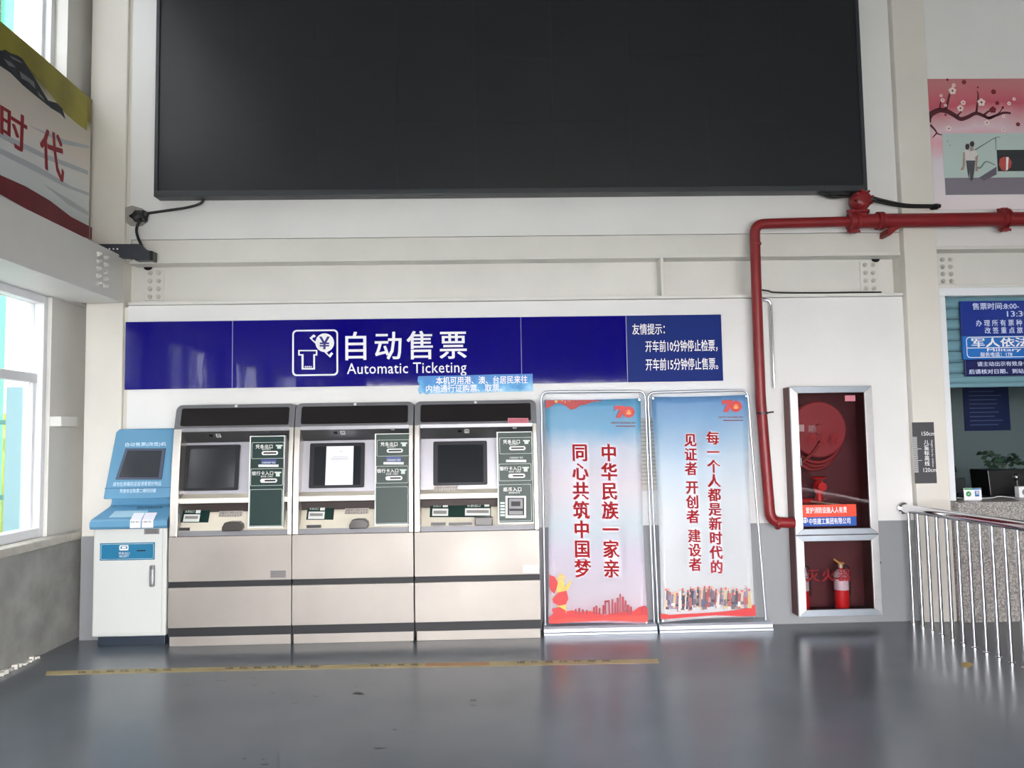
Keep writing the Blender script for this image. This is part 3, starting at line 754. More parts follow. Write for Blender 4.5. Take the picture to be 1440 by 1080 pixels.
    dx = {1: 0, 2: -18, 3: -54}[kind]; dy = {1: 0, 2: -18, 3: -35}[kind]
    def frame_line(a, b, c, d, g):
        o0 = [q((a+dx, b+dy), -.225), q((c+dx, b+dy), -.225), q((c+dx, d+dy), -.225), q((a+dx, d+dy), -.225)]
        xa = (o0[0][0]); xb = o0[1][0]; za = o0[0][1]; zb = o0[2][1]
        O = rrect(xa, zb, xb, za, .008, 3); I = rrect(xa+.0028, zb+.0028, xb-.0028, za-.0028, .006, 3)
        for i in range(len(O)):
            j = (i+1) % len(O); prism([O[i], O[j], I[j], I[i]], -.0055, -.0035, 'Y', g, gy)
    g = bmesh.new()
    for bx in ((684, 372, 918, 487), (680, 562, 913, 682), (676, 712, 912, 972)): frame_line(*bx, g)
    obj('outline_print', g, TEXTG, cp_)
    def ptext(s, a, b, c, d, g, **k):
        A_ = q((a+dx, b+dy), -.235); C_ = q((c+dx, d+dy), -.235)
        letter(g, s, (A_, (C_[0], A_[1]), C_, (A_[0], C_[1])), lambda u, v: (u, gy(v)-.0056, v), **k)
    for s_, a, b, c, d in (('凭条出口', 710, 388, 832, 415), ('RECEIPT', 756, 417, 822, 427), ('银行卡入口', 686, 582, 840, 608), ('BANK CARD', 752, 612, 838, 624))+((('纸币入口', 712, 732, 842, 760), ('BANKNOTE', 752, 764, 832, 776)) if kind == 3 else ()):
        g = bmesh.new(); ptext(s_, a, b, c, d, g, space=1.1, off=.016 if s_ > 'Z' else 0); letobj('panel_lettering', g, SLOTW, cp_)
    def GP(P, t0, t1, m, nm, par=None, bev=0):
        P = [(a+dx, b+dy) for a, b in P]; return obj(nm, prism([q(p, -.235) for p in P], -t1, -t0, 'Y', None, gy), m, par or t, bevel=bev)
    # small pictograms
    for (a, b) in ((880, 403), (874, 598)):
        g = bmesh.new()
        for P in ([(a-24, b-14), (a+24, b-14), (a+24, b-4), (a-24, b-4)], [(a-14, b-4), (a+14, b-4), (a+14, b+(14 if b < 500 else 20)), (a-14, b+(14 if b < 500 else 20))]):
            prism([q((u+dx, v+dy), -.235) for u, v in P], -.0055, -.0035, 'Y', g, gy)
        obj('pictogram', g, TEXTG, cp_)
    def slot(a, b, c, d, wide=False):
        A_ = q((a+dx, d+dy), -.235); C_ = q((c+dx, b+dy), -.235)
        r_ = (C_[1]-A_[1])*.48
        s = obj('slot_plate', prism(rrect(A_[0], A_[1], C_[0], C_[1], r_), -.010, -.003, 'Y', None, gy), SLOTW, t, bevel=.002)
        obj('slot_opening', prism(rrect(A_[0]+.014+(.02 if wide else 0), A_[1]+r_*.62, C_[0]-.012, C_[1]-r_*.62, r_*.3), -.0112, -.0098, 'Y', None, gy), DK, s)
    slot(755, 433, 873, 464); slot(748, 632, 870, 664, True)
    g = GP(R(752, 494, 860, 530) if kind < 3 else R(736, 500, 870, 530), .0035, .0048, BLUEB if kind < 3 else pm, 'blue_strip', cp_)
    g = bmesh.new(); ptext('中国铁路客户服务', 757, 511, 856, 524, g, off=.006); letobj('strip_lettering', g, TEXTG, cp_)
    GP(R(732, 532, 878, 549), .0035, .006, SLOTW, 'white_strip', cp_)
    if kind == 3:
        na = obj('note_acceptor', prism([(q((a+dx, b+dy), -.235)) for a, b in R(726, 792, 876, 952)], -.018, -.003, 'Y', None, gy), SLOTW, t, bevel=.004)
        for nm, rr_, m, t0 in (('acceptor_mouth', R(742, 806, 862, 932), DK, .0195), ('acceptor_plate', R(752, 812, 852, 926), mat('grey acceptor plate', (140, 140, 142), .5), .0225), ('note_slot', R(754, 884, 852, 900), DK, .024), ('note_picture', R(768, 832, 834, 866), GUN, .024)):
            obj(nm, prism([(q((a+dx, b+dy), -.235)) for a, b in rr_], -t0, -.018, 'Y', None, gy), m, na)
        g = bmesh.new()
        for k in range(5):
            P = R(690, 838+k*22, 722, 852+k*22); prism([q((u+dx, v+dy), -.235) for u, v in P], -.0055, -.0035, 'Y', g, gy)
        obj('note_values', g, TEXTG, cp_)
    # lower console
    def TR(P, t0, t1, m, nm, par=t, bev=0): return obj(nm, prism([q(p, -.18) for p in P], -t1, -t0, 'Y', None, ytr), m, par, bevel=bev)
    def ttext(s, a, b, c, d, g):
        A_ = q((a, b), -.18); C_ = q((c, d), -.18)
        letter(g, s, (A_, (C_[0], A_[1]), C_, (A_[0], C_[1])), lambda u, v: (u, ytr(v)-.0066, v), off=.006)
    if kind < 3:
        o = (0, 0) if kind == 1 else (-22, -20)
        s = TR([(a+o[0], b+o[1]) for a, b in R(180, 860, 376, 950)], 0, .005, pm, 'receipt_panel')
        TR([(a+o[0], b+o[1]) for a, b in R(194, 894, 310, 944)], .005, .010, SLOTW, 'slot_plate')
        TR([(a+o[0], b+o[1]) for a, b in R(204, 905, 298, 924)], .010, .0112, mat('grey slot shutter', (140, 138, 136), .5), 'slot_opening')
        g = bmesh.new(); ttext('车票出口', 196+o[0], 866+o[1], 262+o[0], 882+o[1], g); letobj('panel_lettering', g, TEXTG, s)
        TR([(a+o[0], b+o[1]) for a, b in R(274, 864, 308, 886)], .005, .007, SLOTW, 'pictogram', s)
        stk = TR([(a+(o[0]*.5), b+o[1]) for a, b in [(443, 872), (470, 872), (617, 869), (617, 905), (580, 912), (443, 912)]], 0, .003, mat('grey sticker', (196, 190, 182), .6), 'help_sticker')
        g = bmesh.new()
        for rr in range(2):
            ttext('温馨提示请核对信息' if rr == 0 else '取票后请勿忘拿车票', 448+o[0]*.5, 875+rr*19+o[1], 611+o[0]*.5, 889+rr*19+o[1], g)
        letobj('sticker_lettering', g, mat('grey brown print', (110, 100, 95), .6), stk)
        # pick-up flap, a clear hood bulging out
        a0, z0_ = q((482+o[0]*.4, 1012+o[1]*.9), -.24); a1, z1_ = q((640+o[0]*1.1, 935+o[1]), -.2)
        g = bmesh.new()
        P = [(a0, z0_), (a0, z0_+.028), (a0+.02, z1_-.008), (a0+.06, z1_), (a1-.03, z1_-.002), (a1-.004, z0_+.05), (a1, z0_+.02), (a1-.01, z0_)]
        prism(P, -.275, -.20, 'Y', g)
        fl = obj('ticket_flap', g, mat('smoked plastic hood', (70, 66, 64), .15), t, bevel=.006)
    else:
        s = TR(R(125, 812, 568, 912), 0, .005, pm, 'receipt_panel')
        TR(R(143, 852, 258, 902), .005, .010, SLOTW, 'slot_plate'); TR(R(152, 866, 247, 888), .010, .0112, mat('grey slot shutter', (140, 138, 136), .5), 'slot_opening')
        TR(R(380, 850, 562, 900), .005, .010, SLOTW, 'slot_plate'); TR(R(392, 862, 552, 882), .010, .0112, MATS['grey slot shutter'], 'slot_opening')
        g = bmesh.new(); ttext('凭条口', 146, 824, 204, 842, g); letobj('panel_lettering', g, TEXTG, s)
        g = bmesh.new(); ttext('车票出口', 394, 820, 490, 840, g); letobj('panel_lettering', g, TEXTG, s)
        TR(R(218, 822, 254, 842), .005, .007, SLOTW, 'pictogram', s); TR(R(520, 816, 556, 838), .005, .007, SLOTW, 'pictogram', s)
        a0, z0_ = q((452, 972), -.24); a1, z1_ = q((580, 905), -.2)
        obj('ticket_flap', B((a0, a1, -.262, -.2, z0_, z1_)), mat('smoked plastic hood', (70, 66, 64), .15), t, bevel=.006)
        g = prism([q(p, -.12) for p in R(156, 684, 330, 728)], -.019, -.002, 'Y', None, ysc)
        stk = obj('help_sticker', g, mat('grey sticker', (196, 190, 182), .6), t)
        g = bmesh.new()
        for rr in range(2):
            A_ = q((160, 688+rr*20), -.14); C_ = q((326, 703+rr*20), -.14)
            letter(g, '温馨提示请核对信息' if rr == 0 else '取票后请勿忘拿车票', (A_, (C_[0], A_[1]), C_, (A_[0], C_[1])), lambda u, v: (u, ysc(v)-.0205, v), off=.006)
        letobj('sticker_lettering', g, mat('grey brown print', (110, 100, 95), .6), stk)
        obj('price_tag', prism([q(p, -.17) for p in R(690, 195, 838, 232)], -.009, -.006, 'Y', None, fy), mat('pink sticker', (205, 120, 135), .5), t)
        g = bmesh.new(); A_ = q((694, 202), -.17); C_ = q((834, 225), -.17)
        letter(g, '请保管好您的随身物品', (A_, (C_[0], A_[1]), C_, (A_[0], C_[1])), lambda u, v: (u, fy(v)-.0095, v))
        letobj('tag_lettering', g, mat('dark pink print', (150, 60, 80), .5), t)
    # thin black strips on the lip
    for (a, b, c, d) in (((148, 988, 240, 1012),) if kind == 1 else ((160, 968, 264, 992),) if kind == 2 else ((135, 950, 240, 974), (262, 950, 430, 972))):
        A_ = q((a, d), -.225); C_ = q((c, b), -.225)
        obj('lip_strip', B((x0+A_[0]-x0, C_[0], -.2265, -.22, A_[1], C_[1])), BLACK, t)
    # rating plate
    if kind == 1:
        X0, Z0, X1, Z1 = rpx(380, 802.5, 402, 812.5, -.264); obj('rating_plate', B((X0, X1, -.2645, -.2622, Z0, Z1)), mat('grey label', (128, 126, 124), .5), t, bevel=.001)
        g = bmesh.new()
        for k in range(4):
            zz = Z0+(Z1-Z0)*(.2+.2*k); B((X0+.006, X1-.006, -.2652, -.2646, zz, zz+.004), g=g)
        obj('plate_print', g, mat('dark plate print', (84, 84, 84), .5), t)
    if kind == 3:
        X0, Z0, X1, Z1 = rpx(736, 794.5, 757.5, 805.5, -.264); obj('rating_plate', B((X0, X1, -.2645, -.2622, Z0, Z1)), WHITE, t, bevel=.001)
        obj('plate_print', B(((X0+X1)/2-.02, (X0+X1)/2+.015, -.2652, -.2646, (Z0+Z1)/2, (Z0+Z1)/2+.006)), mat('faint grey print', (190, 190, 200), .7), t)
    return t
machine(-2.452, 'left steel ticket machine next to the blue kiosk, dark blank screen', 1)
machine(-1.527, 'middle steel ticket machine with white paper sheet over its screen', 2)
machine(-.602, 'right steel ticket machine with pink sticker and banknote slot, beside banners', 3)

# ================================================================== BLUE AND WHITE KIOSK
def k4(x, y, Y=-.2): return PY(120+x/3.373, 600+y/3.373, Y)
KB = mat('light blue kiosk plastic', (92, 146, 180), .36, var=.04); KBD = mat('blue kiosk panel', (24, 112, 150), .35)
KW = mat('white kiosk enamel', (206, 209, 205), .3)
kx0, kx1 = -3.035, -2.478
kk = thing('ticket_kiosk', (-2.75, -.1, 0), 'blue and white self service kiosk in the corner left of ticket machines', 'kiosk')
obj('plinth', B((kx0+.035, kx1-.02, -.19, -.01, 0, .075)), mat('dark slate plinth', (44, 54, 66), .35), kk, bevel=.003)
obj('cabinet_body', B((kx0+.005, kx1, -.225, -.01, .075, .90)), KW, kk, bevel=.012)
dx0, dz0, dx1, dz1 = (*k4(48, 985, -.24), *k4(352, 486, -.24))
obj('cabinet_door', B((kx0+.018, kx1-.03, -.232, -.2255, .10, .885)), KW, kk, bevel=.004)
# desk shelf & head, side profile (y, z)
X0h, X1h = kx0-.005, -2.462
prof = [(-.01, .88), (-.262, .88), (-.272, .90), (-.268, .94), (-.255, .955), (-.15, 1.035), (-.12, 1.05), (-.108, 1.08), (-.112, 1.104), (-.01, 1.104)]
g = prism(prof, X0h, X1h, 'X')
for v in g.verts:
    if abs(v.co.x-X0h) < 1e-4: v.co.x += .085*max(0, min(1, (v.co.z-.95)/.09))
obj('desk_shelf', g, KB, kk, bevel=.006)
hl = k4(91, 335, -.18)[0]; ht_ = k4(146, 75, -.08)[0]
hp = [(hl, 1.105), (hl+.003, 1.175), (ht_-.004, 1.61), (ht_+.02, 1.638), (X1h, 1.638), (X1h, 1.105)]
fyh = lambda z: -.205+(z-1.105)*(.13/.53)
g = bmesh.new()
A = [g.verts.new((p[0], fyh(p[1]), p[1])) for p in hp]; C = [g.verts.new((p[0], -.01, p[1])) for p in hp]
f1 = g.faces.new(A); f2 = g.faces.new(C[::-1])
for i in range(6): g.faces.new((A[i], C[i], C[(i+1) % 6], A[(i+1) % 6]))
f1.normal_update(); f2.normal_update(); bmesh.ops.triangulate(g, faces=[f1, f2])
obj('screen_head', g, KB, kk, bevel=.01)
obj('head_groove', prism([(hl+.004, 1.180), (X1h-.004, 1.178), (X1h-.004, 1.185), (hl+.006, 1.187)], -.003, .002, 'Y', None, fyh), mat('deep blue groove', (60, 110, 145), .5), kk)
Q = [k4(182, 103, -.15), k4(372, 103, -.15), k4(368, 250, -.15), k4(150, 250, -.15)]
Q = [(Q[0][0], Q[0][1]), (min(Q[1][0], X1h-.02), Q[1][1]), (min(Q[2][0], X1h-.02), Q[2][1]), (Q[3][0], Q[3][1])]
sb = obj('screen_bezel', prism(Q, -.010, .003, 'Y', None, fyh), mat('slate screen bezel', (70, 78, 100), .35), kk, bevel=.003)
cx_ = sum(p[0] for p in Q)/4; cz_ = sum(p[1] for p in Q)/4
obj('screen_glass', prism([(cx_+(a-cx_)*.86, cz_+(c-cz_)*.86) for a, c in Q], -.012, -.009, 'Y', None, fyh), mat('kiosk dark glass', (48, 52, 58), .1), sb)
def ktext(s, a, b, c, d, fn, g, Y=-.15, **k):
    A_ = k4(a, b, Y); C_ = k4(c, d, Y); letter(g, s, (A_, (C_[0], A_[1]), C_, (A_[0], C_[1])), fn, **k)
g = bmesh.new(); fh = lambda u, v: (u, fyh(v)-.0035, v)
ktext('自动售票(改签)机', 178, 76, 372, 94, fh, g, off=.008)
ktext('请勿在屏幕前逗留请看管好物品', 140, 262, 368, 278, fh, g); ktext('凭身份证取票二维码扫描', 176, 294, 346, 310, fh, g, off=.004)
letobj('kiosk_lettering', g, mat('pale blue print', (215, 235, 245), .5), kk)
# keyboard shelf details
slope = lambda z: -.255+(z-.955)*(.105/.08)
obj('scanner_plate', prism([(X0h+.13, .967), (X0h+.40, .967), (X0h+.40, 1.01), (X0h+.15, 1.01)], -.003, .002, 'Y', None, slope), mat('pale blue plate', (160, 198, 215), .4), kk)
for k in range(2):
    a = k4(214+k*56, 440, -.27)[0]; b_ = k4(264+k*60, 440, -.27)[0]
    r_ = obj('barcode_slip', B((a, b_, -.2765, -.2745, .888, .945)), PAPER, kk)
    obj('slip_fold', prism([(-.2745, .940), (-.2745, .9455), (-.210, .9955), (-.207, .991)], a, b_, 'X'), PAPER, kk)
    g = bmesh.new()
    for j in range(9): B((a+.006+j*.0075, a+.006+j*.0075+random.choice((.002, .004)), -.2772, -.2764, .927, .939), g=g)
    obj('barcode', g, GUN, r_)
g = bmesh.new(); A_ = k4(245, 378, -.16); C_ = k4(366, 388, -.16)
letter(g, '请将证件放置此处识别', (A_, (C_[0], A_[1]), C_, (A_[0], C_[1])), lambda u, v: (u, slope(v)-.004, v)); letobj('shelf_lettering', g, GUN, kk)
x0, z0, x1, z1 = (*k4(68, 636, -.235), *k4(330, 548, -.235))
bp = obj('blue_panel', B((x0, x1, -.2355, -.232, z0, z1)), KBD, kk, bevel=.002)
g = ring(rrect(x0+.008, z0+.008, x1-.008, z1-.008, .01), rrect(x0+.0105, z0+.0105, x1-.0105, z1-.0105, .008), -.2364, -.2354)
obj('panel_outline', g, TEXTG, bp)
g = bmesh.new(); fk = lambda u, v: (u, -.2365, v)
A_ = k4(158, 595, -.236); C_ = k4(210, 606, -.236); letter(g, '凭条出口', (A_, (C_[0], A_[1]), C_, (A_[0], C_[1])), fk)
A_ = k4(162, 610, -.236); C_ = k4(206, 619, -.236); letter(g, 'RECEIPT', (A_, (C_[0], A_[1]), C_, (A_[0], C_[1])), fk)
letobj('panel_lettering', g, WHITE, bp)
a, c = k4(183, 574, -.236)
obj('ticket_icon', ring(rrect(a-.034, c-.02, a+.034, c+.018, .008), rrect(a-.026, c-.010, a+.026, c+.010, .005), -.2366, -.2355), WHITE, bp)
obj('ticket_icon_slip', flat([(a-.018, c-.006), (a+.018, c-.006), (a+.012, c+.006), (a-.012, c+.006)], -.2367, .001), WHITE, bp)
A_ = k4(244, 594, -.236); C_ = k4(286, 586, -.236); obj('receipt_slot', B((A_[0], C_[0], -.237, -.2355, A_[1]+.004, C_[1]+.002)), DK, bp)
A_ = k4(278, 511, -.236); C_ = k4(350, 484, -.236); lb = obj('maker_label', B((A_[0], C_[0], -.2345, -.232, A_[1], C_[1])), mat('grey label', (128, 126, 124), .5), kk)
g = bmesh.new()
for k in range(3): B((A_[0]+.012, C_[0]-.012, -.2352, -.2345, A_[1]+.010+k*.011, A_[1]+.014+k*.011), g=g)
obj('label_print', g, GUN, lb)
A_ = k4(304, 760, -.24); C_ = k4(329, 657, -.24)
hn = obj('door_handle', prism(rrect(A_[0], A_[1], C_[0], C_[1], .009), -.246, -.232), STEELD, kk, bevel=.002)
obj('handle_grip', prism(rrect(A_[0]+.011, A_[1]+.015, C_[0]-.011, C_[1]-.03, .006), -.256, -.245), CHROME, hn, bevel=.002)
obj('handle_lock', lathe([(.009, -.252), (.009, -.245)], ((A_[0]+C_[0])/2, 0, C_[1]-.016), 'Y', 12), CHROME, hn)

# ================================================================== BANNERS
SILV = mat('silver banner base', (196, 204, 214), .35, .5); TUBE = mat('grey banner tube', (186, 190, 196), .3, .7)
RB = mat('red banner print', (200, 50, 52), .5); RTX = mat('red lettering print', (150, 12, 20), .6, spec=.15); GOLD = mat('gold print', (226, 186, 90), .5)
def banner(name, label, bp, tubeL, tubeR, top, fab, mat_, curve):
    """bp: base px (x0, ytop, x1, ybot); tubes px; fab: TL TR BR BL px"""
    YB, YF = -.20, -.13
    bx0 = PY(bp[0], bp[3], YB)[0]; bx1 = PY(bp[2], bp[3], YB)[0]
    t = thing('banner_stand', ((bx0+bx1)/2, -.12, 0), label, 'banner stand', 'slogan banner stands by the machines')
    prof = [(-.20, 0), (-.20, .016), (-.188, .022), (-.188, .045), (-.17, .062), (-.045, .062), (-.03, .045), (-.03, 0)]
    obj('base', prism(prof, bx0, bx1, 'X'), SILV, t, bevel=.002)
    obj('base_groove', B((bx0, bx1, -.2015, -.199, .019, .021)), GUN, t)
    Lb, Lt = PY(*tubeL[0], YF+.03), PY(*tubeL[1], YF+.03); Rt, Rb = PY(*tubeR[1], YF+.03), PY(*tubeR[0], YF+.03)
    P = [(Lb[0], YF+.03, .06), (Lt[0], YF+.03, Lt[1]), (Rt[0], YF+.03, Rt[1]), (Rb[0], YF+.03, .06)]
    obj('frame_tube', tube(rounded(P, .06, 6), .0095, 10), TUBE, t, smooth=.9)
    TL, TR_, BR, BL = [PY(p[0], p[1], YF) for p in fab]
    def fn(u, v):
        ins = curve*math.sin(math.pi*v)
        xl = TL[0]+(BL[0]-TL[0])*v+ins; xr_ = TR_[0]+(BR[0]-TR_[0])*v-ins
        zt_ = TL[1]+(TR_[1]-TL[1])*u-.006*math.sin(math.pi*u); zb = BL[1]+(BR[1]-BL[1])*u+.006*math.sin(math.pi*u)
        y = YF-.012*math.sin(math.pi*u)*math.sin(math.pi*v)+.004*math.sin(9*u+4*v)
        return (xl+(xr_-xl)*u, y, zt_+(zb-zt_)*v)
    g = grid_sheet(16, 30, fn)
    bmesh.ops.solidify(g, geom=g.faces[:], thickness=.0015)
    cloth = obj('printed_sheet', g, mat_, t, smooth=True)
    for p in (TL, TR_, BR, BL):
        sx_ = .012 if p in (TL, BL) else -.012; sz_ = -.012 if p in (TL, TR_) else .012
        obj('eyelet', lathe([(.008, -.004), (.008, 0)], (p[0]+sx_, YF-.003, p[1]+sz_), 'Y', 10), TUBE, cloth)
        hz_ = .055 if p in (BR, BL) else (Lt[1] if p == TL else Rt[1])
        obj('hook_cord', cyl((p[0]+sx_, YF-.004, p[1]+sz_), (p[0]+sx_*.3, YF+.03, hz_), .002, 6), TUBE, cloth)
    return t, cloth
YT = -.150      # print just proud of the sheet
M1 = ramp_mat('banner sky print', [(0, (246, 216, 228)), (.12, (246, 236, 246)), (.3, (242, 236, 250)), (.42, (234, 244, 250)), (.62, (248, 242, 248)), (.78, (230, 236, 248)), (.87, (140, 204, 236)), (1, (118, 190, 228))], 'Z', .07, 1.81, rough=.4, wob=.16, wscale=2.5)
b1, s1 = banner('banner_stand', 'left slogan banner with red seven-character columns, flag corner and skyline', (765, 882, 925, 893),
    ((767, 880), (761, 551)), ((920, 880), (907, 550)), None, ((766, 562), (901, 560), (911, 877), (771, 877)), M1, .014)
M2 = ramp_mat('banner blue white print', [(0, (248, 250, 252)), (.42, (246, 250, 254)), (.62, (224, 240, 252)), (.8, (160, 206, 240)), (1, (74, 140, 208))], 'Z', .07, 1.83, rough=.4, wob=.12, wscale=2.5, axmix=('X', -.10))
M2.name = 'banner blue white print'
b2, s2 = banner('banner_stand', 'right slogan banner, longer red text and crowd of costumed people printed at foot', (928, 877, 1088, 889),
    ((926, 878), (911, 552)), ((1077, 876), (1051, 548)), None, ((916, 558), (1051, 555), (1062, 866), (930, 875)), M2, .014)
def sheet_text(par, items, red=RTX, outline=True):
    for s, quad in items:
        if outline: letobj('lettering_outline', T(s, quad, YT+.0007, off=.062, line=1.02), mat('pale outline print', (240, 228, 236), .5), par)
        letobj('lettering', T(s, quad, YT, off=.034, line=1.02), red, par)
def Q3(x0, y0, x1, y1, ox=750, oy=540, s=3., dx=0):
    return [(ox+x0/s, oy+y0/s), (ox+x1/s, oy+y0/s), (ox+(x1+dx)/s, oy+y1/s), (ox+(x0+dx)/s, oy+y1/s)]
sheet_text(s1, [('中\n华\n民\n族\n一\n家\n亲', Q3(285, 253, 350, 815, dx=13)), ('同\n心\n共\n筑\n中\n国\n梦', Q3(163, 256, 228, 815, dx=14))])
sheet_text(s2, [('每\n一\n个\n人\n都\n是\n新\n时\n代\n的', Q3(265, 200, 317, 798, 905, dx=18)), ('见\n证\n者', Q3(172, 212, 222, 384, 905, dx=4)), ('开\n创\n者', Q3(178, 412, 228, 586, 905, dx=6)), ('建\n设\n者', Q3(188, 613, 238, 788, 905, dx=6))])
def fpx(P, Y, g=None, t=.0008, ox=0, oy=0, s=1.): return flat([PY(ox+x/s, oy+y/s, Y) for x, y in P], Y, t, g)
def emblem(par, ox, oy, s, x, y):      # red 70 with a gold-centred ring and caption lines; x,y = crop px of its left top, ~80 wide
    g = bmesh.new()
    fpx([(x, y+2), (x+44, y+2), (x+44, y+14), (x+28, y+52), (x+6, y+52), (x+24, y+18), (x+10, y+18), (x+4, y+24)], YT, g, ox=ox, oy=oy, s=s)
    n = 18
    o = [(x+60+25*math.cos(2*math.pi*i/n), y+28-24*math.sin(2*math.pi*i/n)) for i in range(n)]
    fpx(o, YT-.0004, g, ox=ox, oy=oy, s=s)
    obj('anniversary_mark', g, RB, par)
    g = bmesh.new(); o = [(x+60+13*math.cos(2*math.pi*i/n), y+29-12*math.sin(2*math.pi*i/n)) for i in range(n)]
    fpx(o, YT-.0006, g, ox=ox, oy=oy, s=s); obj('mark_centre', g, mat('orange print', (222, 96, 60), .5), par)
    g = bmesh.new(); fpx([(x+60, y+20), (x+66, y+32), (x+60, y+30), (x+54, y+32)], YT-.0012, g, ox=ox, oy=oy, s=s); fpx([(x+50, y+33), (x+70, y+33), (x+70, y+37), (x+50, y+37)], YT-.0012, g, ox=ox, oy=oy, s=s)
    obj('mark_star', g, GOLD, par)
    g = bmesh.new()
    q = [(ox+(x-14)/s, oy+(y+70)/s), (ox+(x+90)/s, oy+(y+70)/s), (ox+(x+90)/s, oy+(y+78)/s), (ox+(x-14)/s, oy+(y+78)/s)]
    T('庆祝中华人民共和国成立周年', q, YT, g, off=.005)
    fpx([(x+6, y+86), (x+90, y+86), (x+90, y+89), (x+6, y+89)], YT, g, ox=ox, oy=oy, s=s)
    letobj('mark_caption', g, RTX, par)
emblem(s1, 750, 540, 3., 342, 90); emblem(s2, 905, 540, 3., 330, 66)
# banner 1: flag cloth, red hills, skyline, ornamental column
g = fpx([(52, 68), (52, 105), (75, 94), (100, 80), (120, 84), (142, 96), (158, 108), (178, 104), (196, 90), (222, 86), (250, 76), (298, 70), (240, 67), (150, 68)], YT, ox=750, oy=540, s=3.)
obj('flag_print', g, mat('flag red print', (172, 40, 40), .5), s1)
g = bmesh.new()
for (x, y, r) in ((96, 74, 9), (122, 70, 4), (134, 76, 4), (152, 73, 3)):
    fpx([(x+(r if i % 2 == 0 else r*.4)*math.sin(i*math.pi/5), y-(r if i % 2 == 0 else r*.4)*math.cos(i*math.pi/5)) for i in range(10)], YT-.0008, g, ox=750, oy=540, s=3.)
obj('flag_stars', g, GOLD, s1)
g = bmesh.new()
fpx([(66, 1010), (66, 985), (85, 968), (130, 960), (165, 955), (200, 962), (240, 958), (300, 975), (360, 962), (420, 960), (445, 942), (470, 935), (482, 948), (484, 1005), (440, 1003), (300, 995), (180, 1004), (90, 1012)], YT, g, ox=750, oy=540, s=3.)
obj('red_hills', g, RB, s1)
g = fpx([(75, 1000), (150, 985), (240, 992), (330, 982), (480, 975), (484, 1005), (300, 998), (150, 1006), (80, 1010)], YT-.0008, ox=750, oy=540, s=3.)
obj('red_ribbon', g, mat('bright red ribbon', (216, 66, 54), .5), s1)
g = bmesh.new()
sky = [(176, 948, 6), (190, 944, 8), (205, 950, 8), (222, 952, 7), (252, 940, 8), (262, 934, 8), (276, 944, 7), (292, 932, 9), (330, 906, 7), (342, 920, 7), (352, 900, 8), (364, 884, 5), (374, 896, 8), (386, 912, 7), (396, 930, 9), (408, 938, 8), (455, 940, 8), (470, 936, 6)]
for x, y, wd in sky: fpx([(x, 972), (x, y+3), (x+wd*.5, y), (x+wd, y+3), (x+wd, 972)], YT-.0004, g, ox=750, oy=540, s=3.)
for P in ([(302, 972), (300, 918), (306, 914), (308, 972)], [(318, 972), (316, 914), (322, 916), (324, 972)], [(300, 922), (300, 914), (322, 912), (322, 920)]): fpx(P, YT-.0004, g, ox=750, oy=540, s=3.)
obj('skyline_print', g, mat('dark red print', (168, 44, 56), .5), s1)
g = bmesh.new()
fpx([(104, 970), (98, 900), (100, 850), (104, 828), (128, 826), (132, 850), (134, 900), (140, 968)], YT-.0012, g, ox=750, oy=540, s=3.)
for P in ([(128, 862), (150, 838), (158, 824), (160, 836), (152, 860), (132, 878)], [(98, 816), (134, 812), (136, 822), (98, 826)], [(106, 812), (112, 800), (124, 804), (128, 812)], [(78, 905), (98, 890), (100, 900), (84, 914)]): fpx(P, YT-.0012, g, ox=750, oy=540, s=3.)
obj('ornamental_column_print', g, GOLD, s1)
g = bmesh.new()
for P in ([(68, 805), (88, 812), (104, 838), (98, 862), (88, 885), (72, 870), (68, 850)], [(104, 880), (140, 872), (148, 905), (138, 930), (108, 936), (84, 922), (80, 908)], [(78, 950), (110, 940), (136, 955), (140, 975), (90, 985)]): fpx(P, YT-.0018, g, ox=750, oy=540, s=3.)
obj('red_drum_print', g, RB, s1)
# banner 2: crowd and ribbon
obj('red_ribbon', fpx([(72, 990), (72, 968), (110, 974), (180, 970), (260, 966), (340, 960), (420, 950), (470, 930), (474, 978), (420, 980), (300, 976), (180, 985), (90, 992)], YT-.001, ox=905, oy=540, s=3.), RB, s2)
cols = [(228, 206, 200), (150, 70, 74), (70, 64, 80), (196, 176, 130), (84, 86, 108), (184, 130, 124), (226, 220, 222), (50, 52, 64), (140, 120, 142), (206, 176, 156), (74, 88, 116), (170, 92, 88), (206, 196, 200), (110, 100, 104)]
for k in range(46):
    x = 92+k*7.8+random.uniform(-4, 4); yt = random.uniform(852, 884)+(-8 if k > 12 else 10)*(.5); wd = random.uniform(10, 15); yb_ = random.uniform(935, 962)-(k*.25)
    g = bmesh.new()
    fpx([(x-wd*.35, yt+12), (x+wd*.35, yt+12), (x+wd*.55, yt+45), (x+wd*.7, yb_), (x-wd*.7, yb_), (x-wd*.55, yt+45)], YT-.0004-.00003*k, g, ox=905, oy=540, s=3., t=.0004)
    c = random.choice(cols); obj('costume_print', g, mat('costume %d %d %d' % c, c, .5), s2)
    if k % 2 == 0:
        g = bmesh.new(); fpx([(x-wd*.5, yt+50), (x+wd*.5, yt+50), (x+wd*.6, yb_-12), (x-wd*.6, yb_-12)], YT-.0006-.00003*k, g, ox=905, oy=540, s=3., t=.0004)
        c = random.choice(cols); obj('sash_print', g, mat('costume %d %d %d' % c, c, .5), s2)
    g = bmesh.new(); fpx([(x+4*math.cos(i*.785), yt+7-5.5*math.sin(i*.785)) for i in range(8)], YT-.0005-.00003*k, g, ox=905, oy=540, s=3., t=.0004)
    obj('face_print', g, mat('face print', (224, 178, 156), .5) if k % 3 else mat('hat print', (196, 60, 60), .5), s2)

